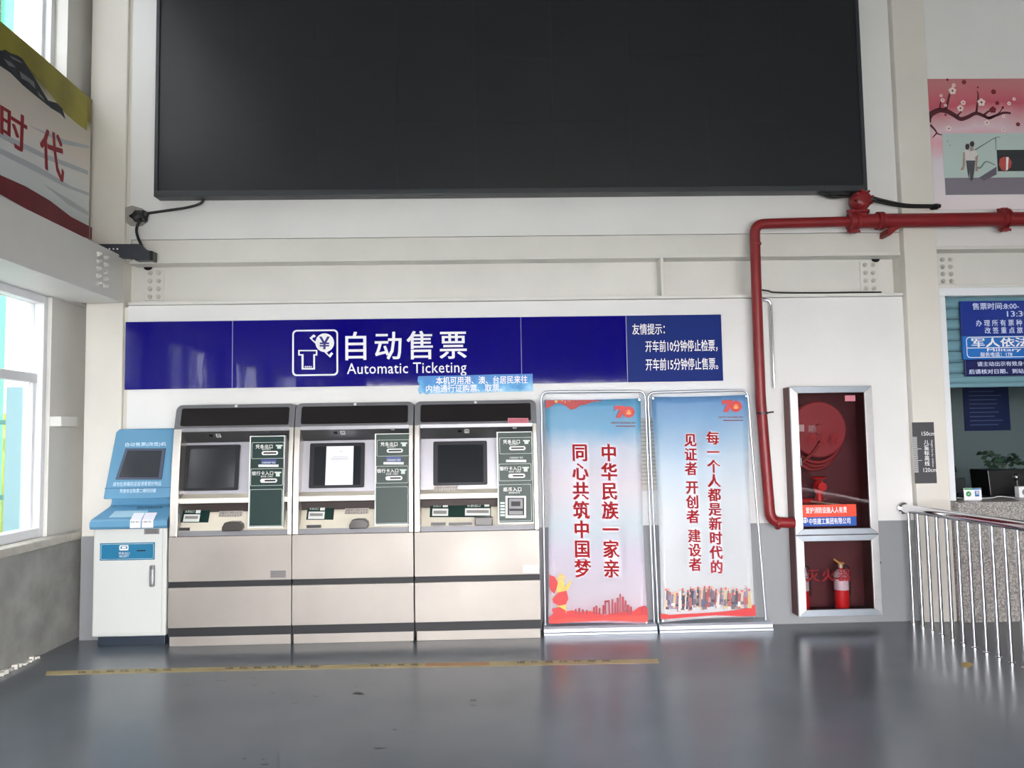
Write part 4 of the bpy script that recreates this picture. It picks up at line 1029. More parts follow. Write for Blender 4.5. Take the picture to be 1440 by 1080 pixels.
# ================================================================== FIRE HOSE CABINET
YC = -.135
c8 = lambda x, y, Y=YC: PY(1080+x/3.175, 530+y/3.175, Y)
MAR = mat('maroon cabinet metal', (92, 44, 44), .5, var=.15, vscale=6); MARI = mat('dark maroon interior', (92, 40, 46), .6)
fc = thing('hose_cabinet', ((CX0+CX1)/2, YC, CZ0), 'tall glass-fronted fire hose cabinet with aluminium frame set into the wall', 'fire cabinet')
w0 = .004
obj('side_panel', B((CX0+.001, CX0+.015, YC+.012, .13, CZ0+.001, CZ1-.001)), MAR, fc)
obj('side_panel', B((CX1-.015, CX1-.001, YC+.012, .13, CZ0+.001, CZ1-.001)), MAR, fc)
obj('top_panel', B((CX0+.015, CX1-.015, YC+.012, .13, CZ1-.016, CZ1-.001)), MAR, fc)
obj('bottom_panel', B((CX0+.015, CX1-.015, YC+.012, .13, CZ0+.001, CZ0+.016)), MAR, fc)
obj('back_panel', B((CX0+.015, CX1-.015, .118, .13, CZ0+.016, CZ1-.016)), MARI, fc)
zm0, zm1 = c8(260, 728)[1], c8(260, 682)[1]
obj('divider', B((CX0+.015, CX1-.015, YC+.013, .118, (zm0+zm1)/2-.01, (zm0+zm1)/2+.01)), MARI, fc)
def mitre(x0, x1, z0, z1, wd, ht, hb, par):
    for nm, P in (('frame_rail', [(x0, z1), (x1, z1), (x1-wd, z1-ht), (x0+wd, z1-ht)]), ('frame_rail', [(x0, z0), (x1, z0), (x1-wd, z0+hb), (x0+wd, z0+hb)]),
                  ('frame_stile', [(x0, z0), (x0+wd, z0+hb), (x0+wd, z1-ht), (x0, z1)]), ('frame_stile', [(x1, z0), (x1-wd, z0+hb), (x1-wd, z1-ht), (x1, z1)])):
        obj(nm, prism(P, YC-.012, YC+.012), ALU if nm == 'frame_stile' else mat('blue grey aluminium rail', (158, 166, 174), .4, .7, var=.06, vscale=10), par, bevel=.0025)
d1 = obj('upper_door', B((CX0+.004, CX1-.004, YC+.002, YC+.011, zm1, zm1+.004)), ALU, fc)
d2 = obj('lower_door', B((CX0+.004, CX1-.004, YC+.002, YC+.011, zm0-.004, zm0)), ALU, fc)
zmid = (zm0+zm1)/2
mitre(CX0, CX1, zmid+.002, CZ1, .062, .052, .046, d1)
mitre(CX0, CX1, CZ0, zmid-.002, .062, .046, .052, d2)
GT = bpy.data.materials.new('smoky cabinet glass'); GT.use_nodes = True; nt = GT.node_tree
for nn in list(nt.nodes):
    if nn.type != 'OUTPUT_MATERIAL': nt.nodes.remove(nn)
tb = nt.nodes.new('ShaderNodeBsdfTransparent'); tb.inputs[0].default_value = (.84, .78, .79, 1)
gb = nt.nodes.new('ShaderNodeBsdfGlossy'); gb.inputs['Roughness'].default_value = .03
fr = nt.nodes.new('ShaderNodeFresnel'); fr.inputs[0].default_value = 1.3
ge = nt.nodes.new('ShaderNodeNewGeometry'); ml_ = nt.nodes.new('ShaderNodeMath'); ml_.operation = 'MULTIPLY_ADD'; ml_.use_clamp = True
nt.links.new(ge.outputs['Backfacing'], ml_.inputs[0]); ml_.inputs[1].default_value = -2.0; nt.links.new(fr.outputs[0], ml_.inputs[2])
mx = nt.nodes.new('ShaderNodeMixShader'); nt.links.new(ml_.outputs[0], mx.inputs[0]); nt.links.new(tb.outputs[0], mx.inputs[1]); nt.links.new(gb.outputs[0], mx.inputs[2])
nt.links.new(mx.outputs[0], [q for q in nt.nodes if q.type == 'OUTPUT_MATERIAL'][0].inputs[0])
obj('glass_pane', B((CX0+.055, CX1-.055, YC-.001, YC+.001, zmid+.03, CZ1-.05)), GT, d1)
obj('glass_pane', B((CX0+.055, CX1-.055, YC-.001, YC+.001, CZ0+.03, zmid-.05)), GT, d2)
FR = mat('red glass lettering', (128, 18, 26), .5, spec=.2)
letobj('glass_lettering', T('消火栓', (1132, 609, 1184, 626), YC-.0025, space=1.15, off=.01), FR, d1)
letobj('glass_lettering', T('灭火器', (1133, 801, 1197, 817), YC-.0025, space=1.3, off=.01), FR, d2)
for zz, d in ((c8(85, 380)[1], d1), (c8(100, 870)[1], d2)):
    obj('door_latch', B((CX0+.046, CX0+.068, YC-.022, YC-.012, zz-.035, zz+.035)), CHROME, d, bevel=.003)
X0, Z0, X1, Z1 = rpx(1118, 710.5, 1204.5, 726, YC-.003)
s_ = obj('notice_strip', B((X0, X1, YC-.0035, YC-.0015, Z0, Z1)), mat('orange red notice', (222, 70, 40), .45), d1)
letobj('notice_lettering', T('爱护消防设施人人有责', (1133, 713.5, 1191, 721), YC-.0045, off=.012), WHITE, s_)
X0, Z0b, X1, Z1b = rpx(1118, 726, 1204.5, 739, YC-.003)
s_ = obj('notice_strip', B((X0, X1, YC-.0035, YC-.0015, Z0b, Z0)), mat('blue notice', (10, 76, 160), .45), d1)
g = T('中铁建工集团有限公司', (1137.5, 729, 1196, 736.5), YC-.0045, off=.01); letobj('notice_lettering', g, WHITE, s_)
a, c = c8(165, 640)
obj('round_logo', ring(circ(a, c, .021), circ(a, c, .016), YC-.0045, YC-.0036), WHITE, s_)
obj('logo_bars', B((a-.004, a+.004, YC-.0045, YC-.0036, c-.014, c+.014), (a-.012, a+.012, YC-.0045, YC-.0036, c-.006, c-.001)), WHITE, s_)
X0, Z0, X1, Z1 = rpx(1188, 556, 1203, 564, YC-.003)
obj('pink_tag', B((X0, X1, YC-.0035, YC-.0015, Z0, Z1)), mat('pink sticker', (205, 120, 135), .5), d1)
obj('edge_catch', B((CX1-.002, CX1+.006, YC-.01, YC+.01, .48, .50)), CHROME, fc)
# contents of the cabinet
rx, rz = c8(200, 235, -.03)
rx = max(rx, CX0+.25)
hr = thing('hose_reel', (rx, .0, rz-.23), 'round red hose reel behind the upper cabinet glass', 'hose reel')
REEL = mat('red reel enamel', (160, 52, 60), .4)
obj('reel_disc', lathe([(.215, -.075), (.225, -.068), (.225, -.055), (.215, -.05)], (rx, 0, rz), 'Y', 40), REEL, hr, smooth=.6)
obj('reel_hub', lathe([(.04, -.09), (.045, -.075)], (rx, 0, rz), 'Y', 20), REEL, hr)
obj('reel_axle', cyl((rx, -.05, rz), (rx, .117, rz), .02, 12), REEL, hr)
obj('rear_disc', lathe([(.215, .05), (.215, .06)], (rx, 0, rz), 'Y', 40), REEL, hr)
HOSE = mat('dull red hose', (150, 50, 54), .55)
P = []
for i in range(90):
    a = i/90*2*math.pi*4; rr = .16+.012*i/22; P.append((rx+rr*math.cos(a), -.045+.09*i/90, rz+rr*math.sin(a)))
obj('wound_hose', tube(P, .012, 8), HOSE, hr, smooth=True)
obj('hose_end', tube(smooth_pts([(rx-.0, -.085, rz-.10), (rx-.06, -.09, rz-.18), (rx-.14, -.085, rz-.25), (rx-.20, -.06, rz-.28)]), .012, 8), HOSE, hr, smooth=True)
hh = thing('fire_hose', (rx-.02, .02, rz-.36), 'looped dull red fire hose hanging under the reel inside the cabinet', 'hose')
for k in range(3):
    lr = min(.235+.022*k, rx-CX0-.04)
    P = [(rx+lr*math.cos(a), -.02+.03*k, rz-.03-(.235+.03*k)*math.sin(a)) for a in [math.radians(12+156*i/24) for i in range(25)]]
    obj('hose_loop', tube(P, .016, 8), HOSE, hh, smooth=True)
A_, C_ = c8(82, 245, -.1), c8(165, 213, -.1)
obj('reel_label', B((max(A_[0], CX0+.02), C_[0], -.082, -.079, A_[1], C_[1])), mat('pale reel label', (214, 204, 204), .6), hr)
letobj('reel_lettering', T('消防', (1136, 598, 1148, 608), -.0915, off=.01), mat('pale reel label', (214, 204, 204), .6), hr)
vx_, vz_ = c8(232, 490, -.02)
hv = thing('hydrant_valve', (vx_, -.0, vz_-.12), 'bright red hydrant valve low behind the upper cabinet glass', 'valve')
VR = mat('bright red valve paint', (215, 36, 40), .35)
obj('valve_body', lathe([(.03, vz_-.12), (.032, vz_-.09), (.024, vz_-.06), (.042, vz_-.02), (.042, vz_+.02), (.02, vz_+.05)], (vx_, 0, 0), 'Z', 18), VR, hv, smooth=.7)
obj('outlet', cyl((vx_, 0, vz_), (vx_, -.07, vz_), .036, 18), VR, hv)
obj('handwheel', tube([(vx_+.05*math.cos(a), .0+.05*math.sin(a), vz_+.07) for a in [i*math.pi/8 for i in range(16)]], .007, 8, closed=True), VR, hv)
obj('wheel_spoke', B((vx_-.05, vx_+.05, -.005, .005, vz_+.065, vz_+.075), (vx_-.005, vx_+.005, -.05, .05, vz_+.066, vz_+.074)), VR, hv)
obj('supply_pipe', tube(rounded([(vx_, 0, vz_-.12), (vx_, .06, vz_-.12), (CX0+.0158, .06, vz_-.12)], .05), .022, 12), VR, hv)
obj('nozzle_rod', cyl(V3(1140, 705, -.09), V3(1200, 712, -.09), .006, 8), mat('pale brass nozzle', (205, 196, 170), .35, .5), fc)
def extinguisher(cx, label):
    zb = CZ0+.0165
    t = thing('fire_extinguisher', (cx, -.02, zb), label, 'fire extinguisher', 'fire extinguishers in the lower cabinet')
    obj('cylinder', lathe([(.052, zb), (.055, zb+.01), (.055, zb+.27), (.045, zb+.30), (.02, zb+.325), (.018, zb+.335)], (cx, -.02, 0), 'Z', 24), VR, t, smooth=.7)
    obj('valve_head', lathe([(.02, zb+.335), (.02, zb+.365), (.012, zb+.37)], (cx, -.02, 0), 'Z', 12), mat('pale brass nozzle', (205, 196, 170), .35, .5), t)
    obj('handle', prism([(cx-.05, zb+.395), (cx-.01, zb+.365), (cx+.03, zb+.365), (cx+.03, zb+.375), (cx-.005, zb+.378), (cx-.05, zb+.41)], -.03, -.01), GOLD, t, bevel=.002)
    obj('paper_label', lathe([(.0556, zb+.165), (.0556, zb+.25)], (cx, -.02, 0), 'Z', 24), PAPER, t)
    obj('shoulder_label', lathe([(.0556, zb+.262), (.0575, zb+.272), (.046, zb+.302), (.024, zb+.325)], (cx, -.02, 0), 'Z', 24), PAPER, t)
    obj('hose', tube(smooth_pts([(cx+.02, -.02, zb+.35), (cx+.06, -.03, zb+.34), (cx+.068, -.03, zb+.25), (cx+.066, -.03, zb+.12)]), .007, 8), BLACK, t, smooth=True)
extinguisher(CX0+.078, 'left red fire extinguisher behind the lower cabinet glass')
extinguisher(c8(328, 950, -.02)[0], 'right red fire extinguisher behind the lower cabinet glass')

# ================================================================== HEIGHT GAUGE
YG = -.064
X0, Z0, X1, Z1 = rpx(1282.5, 594, 1317.5, 679.5, YG)
hg = tag(obj('height_gauge', B((X0, X1, YG-.002, YG+.003, Z0, Z1)), mat('charcoal sign plate', (68, 69, 72), .5), bevel=.001), 'charcoal child height gauge sign on the right column', 'sign')
g = bmesh.new(); YGt = YG-.0035
T('150cm', (1296, 607, 1314.5, 612.5), YGt, g, off=.003); T('120cm', (1298.5, 658, 1317, 663.5), YGt, g, off=.003)
T('儿\n童\n标\n高\n线', [(1299, 619), (1306, 619), (1307.5, 655), (1300.5, 655)], YGt, g, off=.014)
za, zb_ = PY(1286, 615, YG)[1], PY(1286, 664, YG)[1]; xa = PY(1284, 640, YG)[0]
T('CHILDREN HEIGHT\nLINE', (1302, 619, 1305, 620), YGt, bmesh.new())
V, Fc = glyphs('Height line for children')[:2]
xg0, xg1 = PY(1309, 640, YG)[0], PY(1312.5, 640, YG)[0]; zt_, zl_ = PY(1309, 619, YG)[1], PY(1309, 657, YG)[1]
vs = [g.verts.new((xg0+(xg1-xg0)*v_, YGt, zt_+(zl_-zt_)*u_)) for u_, v_ in V]
for f in Fc: g.faces.new([vs[i] for i in f][::1])
letobj('gauge_lettering', g, WHITE, hg)
g = bmesh.new()
for i in range(31):
    zz = zb_+(za-zb_)*i/30; ln = .07 if i in (10, 20) else .037; B((xa, xa+ln, YG-.003, YG-.0021, zz-.0017, zz+.0017), g=g)
obj('scale_ticks', g, WHITE, hg)

# ================================================================== TICKET COUNTER AND WHAT STANDS THERE
GRAN = bpy.data.materials.new('speckled grey granite'); GRAN.use_nodes = True; nt = GRAN.node_tree; b = nt.nodes['Principled BSDF']
geo = nt.nodes.new('ShaderNodeNewGeometry'); n1 = nt.nodes.new('ShaderNodeTexNoise'); n1.inputs['Scale'].default_value = 95; n1.inputs['Detail'].default_value = 3
rp = nt.nodes.new('ShaderNodeValToRGB'); cr = rp.color_ramp
cr.elements[0].position = .36; cr.elements[0].color = lin((118, 116, 115))+(1,); cr.elements[1].position = .64; cr.elements[1].color = lin((196, 191, 186))+(1,)
e = cr.elements.new(.5); e.color = lin((160, 155, 150))+(1,)
nt.links.new(geo.outputs['Position'], n1.inputs['Vector']); nt.links.new(n1.outputs['Fac'], rp.inputs[0]); nt.links.new(rp.outputs[0], b.inputs['Base Color']); b.inputs['Roughness'].default_value = .3
ct = thing('ticket_counter', (5.1, 0, 0), 'speckled grey granite ticket counter behind the chrome railing', 'counter')
obj('counter_top', B((3.677, OX1+.05, -.16, .30, .75, .948)), GRAN, ct, bevel=.006)
xx = 3.677
while xx < 6.6:
    obj('granite_panel', B((xx+.001, min(xx+.8, OX1+.05)-.001, -.10, .28, 0, .748)), GRAN, ct, bevel=.002); xx += .8
# payment card sign
X0, Z0, X1, Z1 = rpx(1355, 686.5, 1380.5, 702, .02); Z0 = .9485
ps = thing('payment_sign', ((X0+X1)/2, .02, Z0), 'small white payment sign with green and blue marks on the counter', 'sign')
obj('card', B((X0, X1, .018, .024, Z0, Z1)), WHITE, ps, bevel=.001)
obj('card_foot', B((X0+.02, X1-.02, .0, .05, Z0-.0003, Z0+.004)), WHITE, ps)
w_ = X1-X0; h_ = Z1-Z0
obj('green_strip', B((X0+.003, X0+w_*.5, .016, .018, Z1-.014, Z1-.002)), mat('green print', (60, 150, 90), .5), ps)
obj('blue_strip', B((X0+w_*.5, X1-.003, .016, .018, Z1-.014, Z1-.002)), mat('blue print', (50, 110, 180), .5), ps)
obj('green_disc', flat(circ(X0+w_*.26, Z0+h_*.52, h_*.22), .016, .002), MATS['green print'], ps)
obj('green_tick', flat([(X0+w_*.20, Z0+h_*.52), (X0+w_*.25, Z0+h_*.45), (X0+w_*.33, Z0+h_*.62), (X0+w_*.25, Z0+h_*.52)], .0145, .001), WHITE, ps)
obj('blue_mark', flat(rrect(X0+w_*.62, Z0+h_*.3, X0+w_*.86, Z0+h_*.78, .006), .016, .002), MATS['blue print'], ps)
letobj('mark_lettering', T('支', (1371.5, 690, 1377, 695.5), .0145, off=.01), WHITE, ps)
# dark window ledge unit at the left with monitor
DKP = mat('dark office plastic', (30, 36, 38), .4)
mo = thing('monitor', (3.98, .55, .949), 'dark office monitor low at the left end of the ticket window', 'monitor')
X0, Z0, X1, Z1 = rpx(1336, 679, 1358, 694, .45)
mx0, mx1 = PY(1330, 690, .5)[0], PY(1358, 690, .5)[0]
struct_desk = thing('office_desk', (5.1, .7, 0), 'dark office desk inside the ticket office behind the counter', 'desk')
obj('desk_top', B((3.62, 6.78, .32, 1.0, .905, .945)), DKP, struct_desk, bevel=.004)
obj('desk_panel', B((3.62, 6.78, .95, .98, 0, .905)), DKP, struct_desk)
for x in (3.66, 6.7): obj('leg', B((x, x+.05, .35, .4, 0, .905)), DKP, struct_desk)
obj('screen', B((mx0-.2, mx1, .50, .53, .99, 1.10)), DKP, mo, bevel=.004)
obj('stand', B((mx1-.2, mx1-.16, .51, .52, .949, .99)), DKP, mo)
obj('foot', B((mx1-.26, mx1-.10, .44, .58, .9455, .951)), DKP, mo, bevel=.002)
# phone-like dark shape at the jamb
a, c = PY(1345, 661, .55)
dp = thing('desk_phone', (a, .62, .9455), 'black lamp-like silhouette beside window frame above the monitor', 'desk lamp')
obj('base', lathe([(.05, .9455), (.05, .96), (.01, .965)], (a-.01, .62, 0), 'Z', 16), BLACK, dp)
obj('stem', cyl((a-.01, .62, .96), (a-.01, .62, c-.02), .012, 8), BLACK, dp)
obj('shade', lathe([(.02, c+.06), (.045, c+.02), (.05, c-.02), (.03, c-.03)], (a-.01, .62, 0), 'Z', 14), BLACK, dp)
dp.name = 'desk_lamp'
# planter
X0, Z0, X1, Z1 = rpx(1391, 661, 1450, 700, .40)
pl = thing('potted_plant', ((X0+X1)/2-.05, .5, .9455), 'dark leafy plant in a square black pot behind the ticket window', 'plant')
obj('pot', prism([(X0, .9455), (X1, .9455), (X1+.015, Z1), (X0-.015, Z1)], .40, .66), BLACK, pl, bevel=.008)
LEAF = mat('dark green leaf', (36, 60, 46), .4, var=.2, vscale=20)
px_, pz_ = PY(1411, 660, .52)
stems = []
for k in range(14):
    a = random.uniform(0, 6.28); ln = random.uniform(.10, .20); tip = (px_+math.cos(a)*ln*.8, .52+math.sin(a)*.08, pz_+random.uniform(.05, .15))
    obj('stem', tube(smooth_pts([(px_+random.uniform(-.04, .04), .52, pz_-.02), (px_+math.cos(a)*ln*.3, .52, pz_+.05), tip], 4), .003, 5), LEAF, pl); stems.append(tip)
    for j in range(5):
        la = random.uniform(0, 6.28); L_ = random.uniform(.045, .075); c0 = Vector(tip)+Vector((random.uniform(-.05, .05), random.uniform(-.03, .03), random.uniform(-.06, .02)))
        d = Vector((math.cos(la), math.sin(la)*.6, random.uniform(-.5, .5))).normalized(); s = d.cross(Vector((0, -1, .6))).normalized()*L_*.3
        g = bmesh.new(); V_ = [g.verts.new(c0), g.verts.new(c0+d*L_*.4+s), g.verts.new(c0+d*L_), g.verts.new(c0+d*L_*.4-s), g.verts.new(c0+d*L_*.45+Vector((0, 0, .006)))]
        for i in range(4): g.faces.new((V_[i], V_[(i+1) % 4], V_[4]))
        obj('leaf', g, LEAF, pl)
# silver ball camera and small white box
a, c = PY(1433, 671, .30)
bc = thing('ball_camera', (a, .32, c-.05), 'silver round camera ball in front of the black pot', 'camera')
g = bmesh.new(); bmesh.ops.create_uvsphere(g, u_segments=20, v_segments=12, radius=.032)
for v in g.verts: v.co += Vector((a, .33, c))
obj('ball', g, CHROME, bc, smooth=True)
obj('lens', lathe([(.016, -.006), (.016, .004)], (a, .298, c), 'Y', 14), BLACK, bc)
obj('stalk', cyl((a, .33, c-.03), (a, .33, .949), .008, 8), BLACK, bc)
a, c = PY(1440, 684, .15)
sp = thing('intercom_speaker', (a, .15, .9485), 'small white counter speaker at the photo edge', 'speaker')
obj('box', B((a-.05, a+.05, .14, .2, .9485, c)), WHITE, sp, bevel=.006)
obj('grille', lathe([(.026, -.006), (.026, .002)], (a, .138, (c+.9485)/2), 'Y', 18), mat('grey grille', (120, 120, 120), .5), sp)
obj('wire', tube(smooth_pts([V3(1346, 700, .1), V3(1362, 701, .1), V3(1395, 700, .1), V3(1405, 698, .1), V3(1428, 700, .1)]), .005, 6), mat('pale wire', (190, 190, 190), .5), sp)
# office poster
X0, Z0, X1, Z1 = rpx(1353.5, 541, 1421, 605, 2.29)
po = tag(obj('wall_notice', B((X0, X1, 2.285, 2.298, Z0, Z1+.25)), mat('navy notice', (22, 36, 78), .4)), 'navy text notice on the back wall of the ticket office', 'notice')
g = bmesh.new()
for k in range(11):
    zz = Z1+.02-(Z1-Z0)*(.0+k*.09); B((X0+.06, X1-.08-.1*random.random(), 2.282, 2.284, zz-.012, zz), g=g)
obj('notice_text', g, mat('dim blue print', (70, 90, 130), .5), po)

# ---- blue LED notice over the shutter
YS = -.0
def c9(x, y): return (1250+x/3.6, 400+y/3.6)
LB = mat('royal blue notice', (18, 48, 140), .3); LB2 = mat('bright blue notice', (26, 108, 190), .3); LB3 = mat('dark navy notice', (12, 22, 84), .3)
ls = thing('window_notice', (4.6, .01, 1.95), 'stack of blue ticket hours and military priority notices hanging before teal shutter', 'sign')
xe = 5.75
zA, zB_, zC_, zD_ = PY(*c9(365, 85), YS)[1], PY(*c9(385, 262), YS)[1], PY(*c9(385, 382), YS)[1], PY(*c9(385, 466), YS)[1]
x1_ = PY(*c9(366, 170), YS)[0]; x2_ = PY(*c9(386, 400), YS)[0]
obj('hours_panel', B((x1_, xe, YS, .02, zB_+.002, zA)), LB, ls, bevel=.002)
obj('priority_panel', B((x2_-.01, xe, YS-.004, .02, zC_+.001, zB_)), LB2, ls, bevel=.002)
obj('lower_panel', B((x2_, xe, YS, .02, zD_, zC_-.001)), LB3, ls, bevel=.002)
# rows: text, start px, glyph px height, char px pitch, plane
def row(s, x, y, h, pitch, m, Yp, off=.012):
    g = bmesh.new()
    X0, Z1 = PY(*c9(x, y), Yp); _, Z0 = PY(*c9(x, y+h), Yp); 
    n = len(s); wd = pitch/3.6*(n)/ (F/6.3)
    letter(g, s, ((X0, Z1), (X0+wd, Z1), (X0+wd, Z0), (X0, Z0)), lambda u, v: (u, Yp, v), off=off)
    letobj('lettering', g, m, ls)
g = mat('pale blue lettering', (214, 226, 250), .5); Yp = YS-.003
row('售票时间:8:00-', 422, 94, 34, 24.5, g, Yp); row('13:30-', 597, 135, 28, 22, g, Yp)
row('办 理 所 有 票 种', 440, 180, 32, 22, g, Yp); row('改 签 重 点 旅 客', 485, 217, 32, 22, g, Yp)
g = WHITE; Yp = YS-.007
row('军人依法优先', 418, 272, 46, 76, g, Yp, off=.02); row('Military  Priority', 497, 324, 20, 22, g, Yp, off=.01); row('服务电话：178', 462, 344, 22, 21, g, Yp, off=.01)
g = bmesh.new(); xb0, zb0 = PY(*c9(396, 372), Yp); _, zt0 = PY(*c9(396, 266), Yp)
ring(rrect(xb0, zb0, xe-.08, zt0, .03), rrect(xb0+.006, zb0+.006, xe-.086, zt0-.006, .025), Yp, Yp+.002, g)
_, zl0 = PY(*c9(396, 322), Yp); B((xb0+.004, xe-.085, Yp, Yp+.002, zl0-.003, zl0+.003), g=g)
obj('priority_outline', g, WHITE, ls)
g = MATS['pale blue lettering']; Yp = YS-.003
row('请主动出示有效身份', 447, 391, 24, 30, g, Yp); row('后请核对日期、到站、', 405, 430, 24, 30, g, Yp)

# ================================================================== RAILING
def railx(Y): return 3.305+(-Y)*.042
rl = thing('railing', (3.32, -1.2, 0), 'polished steel railing running from the wall beside the counter towards the viewer', 'railing')
YE = -3.6; ZR = .912
obj('handrail', cyl((railx(-.02), -.02, ZR-.012), (railx(YE), YE, ZR), .034, 20), CHROME, rl, smooth=.8)
obj('wall_flange', lathe([(.012, -.03), (.045, -.03), (.048, -.018), (.045, -.004)], (railx(0), 0, ZR-.012), 'Y', 24), CHROME, rl, smooth=.6)
fy_ = [PX(1284, 877, 3.31)[0]]
feet = [(1284, 877), (1295.5, 880.5), (1308.5, 886), (1324, 891), (1337.5, 895.5), (1354, 903), (1369, 910), (1385, 917), (1402.5, 925), (1420.5, 932), (1439, 941)]
ya_, yb_ = PZ(1284, 877, 0)[1], PZ(1439, 941, 0)[1]; step = (yb_-ya_)/10
ys = [ya_+step*i for i in range(11)]
while ys[-1]+step > YE: ys.append(ys[-1]+step)
for yb in ys:
    xb = railx(yb)
    p = obj('baluster', cyl((xb, yb, .012), (xb, yb, ZR-.02), .0142, 12), CHROME, rl, smooth=.8)
    obj('foot_cap', lathe([(.024, 0), (.024, .008), (.016, .014)], (xb, yb, 0), 'Z', 14), CHROME, rl)

# ================================================================== MURALS
# cherry blossom mural on the right
YM = -.012
mr_ = thing('blossom_mural', (4.9, YM, 3.34), 'pink plum blossom mural with inset photographs high on the right wall', 'mural')
PINK = ramp_mat('pink wash print', [(0, (236, 226, 230)), (.30, (222, 214, 222)), (.42, (228, 170, 184)), (.5, (220, 196, 204)), (.64, (206, 150, 156)), (.72, (198, 92, 108)), (.85, (196, 122, 126)), (1, (186, 132, 128))], 'Z', 3.34, 4.48, wob=.35, wscale=1.6, axmix=('X', -.02))
mx0, mzt = PY(1303, 111, YM); mzb = 3.345
obj('print_sheet', B((mx0, 6.9, YM, -.001, mzb, mzt)), PINK, mr_)
def c10(x, y): return (1290+x/4.5, 90+y/4.5)
BR = mat('dark plum branch print', (84, 34, 44), .6); Yb = YM-.002
def stroke(P, r, g, Y=Yb):
    pp = smooth_pts([(PY(*c10(x, y), Y)[0], Y, PY(*c10(x, y), Y)[1]) for x, y in P], 5)
    n = len(pp); L_ = []; R_ = []
    for i, p in enumerate(pp):
        d = (pp[min(i+1, n-1)]-pp[max(i-1, 0)]).normalized(); s = Vector((-d.z, 0, d.x)); rr = r*(1-.65*i/n)
        L_.append(g.verts.new(p+s*rr)); R_.append(g.verts.new(p-s*rr))
    for i in range(n-1): g.faces.new((L_[i], L_[i+1], R_[i+1], R_[i]))
g = bmesh.new()
for P, r in (([(72, 340), (90, 315), (140, 292), (190, 300), (235, 325), (275, 348), (320, 335), (370, 312), (420, 328), (455, 342), (500, 325), (550, 308), (592, 312)], .024),
             ([(178, 292), (190, 250), (205, 190), (215, 160)], .014), ([(140, 290), (150, 240), (160, 215)], .008), ([(245, 335), (280, 300)], .01), ([(372, 312), (378, 270), (385, 200), (378, 170)], .010),
             ([(415, 328), (450, 300), (480, 290)], .010), ([(450, 342), (510, 315), (540, 280)], .008), ([(82, 385), (110, 415), (128, 440), (160, 450)], .010), ([(125, 435), (95, 468)], .007), ([(76, 335), (82, 370)], .016)): stroke(P, r, g)
obj('branch_print', g, BR, mr_)
def blossom(x, y, r, m, nm):
    cx, cz = PY(*c10(x, y), Yb); g = bmesh.new()
    r *= .8
    for k in range(5):
        a = k*2*math.pi/5+.3; flat(circ(cx+r*.6*math.cos(a), cz+r*.6*math.sin(a), r*.5, 8), Yb-.001-k*.0001, .0008, g)
    o = obj(nm, g, m, mr_); return cx, cz
WB = mat('cream blossom print', (232, 214, 208), .6); RBL = mat('deep red blossom print', (120, 30, 40), .6)
g = bmesh.new()
for x, y, r in ((222, 170, .038), (230, 135, .02), (405, 243, .04), (272, 280, .034), (290, 245, .026), (160, 230, .022), (198, 408, .03), (545, 415, .022), (178, 262, .016), (612, 222, .018), (440, 372, .028), (545, 330, .018), (190, 490, .02), (207, 515, .018), (150, 200, .016), (580, 250, .02)):
    cx, cz = blossom(x, y, r, WB, 'blossom_print'); flat(circ(cx, cz, r*.22, 8), Yb-.0025, .0008, g)
obj('blossom_centres', g, BR, mr_)
for x, y, r in ((478, 290, .034), (482, 176, .026), (505, 248, .02), (637, 382, .022), (295, 115, .024), (190, 100, .014), (382, 148, .010), (178, 322, .012), (540, 276, .014)): blossom(x, y, r, RBL, 'blossom_print')
# inset photo: stairwell with a person carrying another
zi1 = PY(*c10(160, 440), Yb)[1]; zi0 = PY(*c10(175, 830), Yb)[1]; xi0 = PY(*c10(165, 600), Yb)[0]
ph = obj('inset_photograph', B((xi0, 6.2, Yb-.002, Yb, zi0, zi1)), mat('pale green photo wall', (186, 204, 200), .5), mr_)
def pp(P, m, nm, dy=.003): return obj(nm, flat([(PY(*c10(x, y), Yb)[0], PY(*c10(x, y), Yb)[1]) for x, y in P], Yb-dy, .0008), m, ph)
PF = mat('mauve photo floor', (128, 122, 134), .5); PD = mat('dark photo cabinet', (52, 54, 58), .5)
zf = PY(*c10(168, 722), Yb)[1]
obj('photo_floor', B((xi0+.002, 6.19, Yb-.003, Yb-.002, zi0+.002, zf)), PF, ph)
pp([(390, 720), (500, 650), (500, 700), (420, 740)], mat('photo floor shade', (104, 98, 110), .5), 'photo_shade', .0035)
a0, c0 = PY(*c10(500, 545), Yb); a1, c1 = PY(*c10(500, 680), Yb)
obj('photo_cabinet', B((a0, 6.18, Yb-.0045, Yb-.0035, c1, c0)), PD, ph)
pp([(520, 600), (545, 588), (575, 590), (595, 620), (590, 655), (560, 678), (530, 670), (515, 640)], mat('red striped ball print', (184, 80, 76), .5), 'photo_ball', .0055)
pp([(560, 590), (575, 592), (570, 670), (558, 676)], WHITE, 'ball_stripe', .006)
g = bmesh.new(); stroke([(355, 550), (420, 510), (490, 468), (525, 462)], .006, g, Yb-.0036); stroke([(495, 465), (498, 545)], .005, g, Yb-.0036); stroke([(375, 655), (400, 655), (435, 618), (495, 640)], .009, g, Yb-.0036)
obj('photo_handrail', g, mat('photo rail print', (112, 132, 130), .5), ph)
SK = mat('photo skin print', (168, 140, 130), .5); DKH = mat('photo dark hair', (62, 56, 60), .5); SH = mat('photo pale shirt', (214, 208, 206), .5)
pp([(296, 545), (312, 540), (330, 560), (362, 545), (376, 560), (384, 600), (362, 612), (312, 612), (292, 590)], SH, 'photo_shirt', .0055)
pp([(306, 612), (364, 612), (358, 680), (348, 738), (332, 738), (330, 680), (324, 725), (316, 690)], mat('photo dark trousers', (84, 84, 92), .5), 'photo_trousers', .0055)
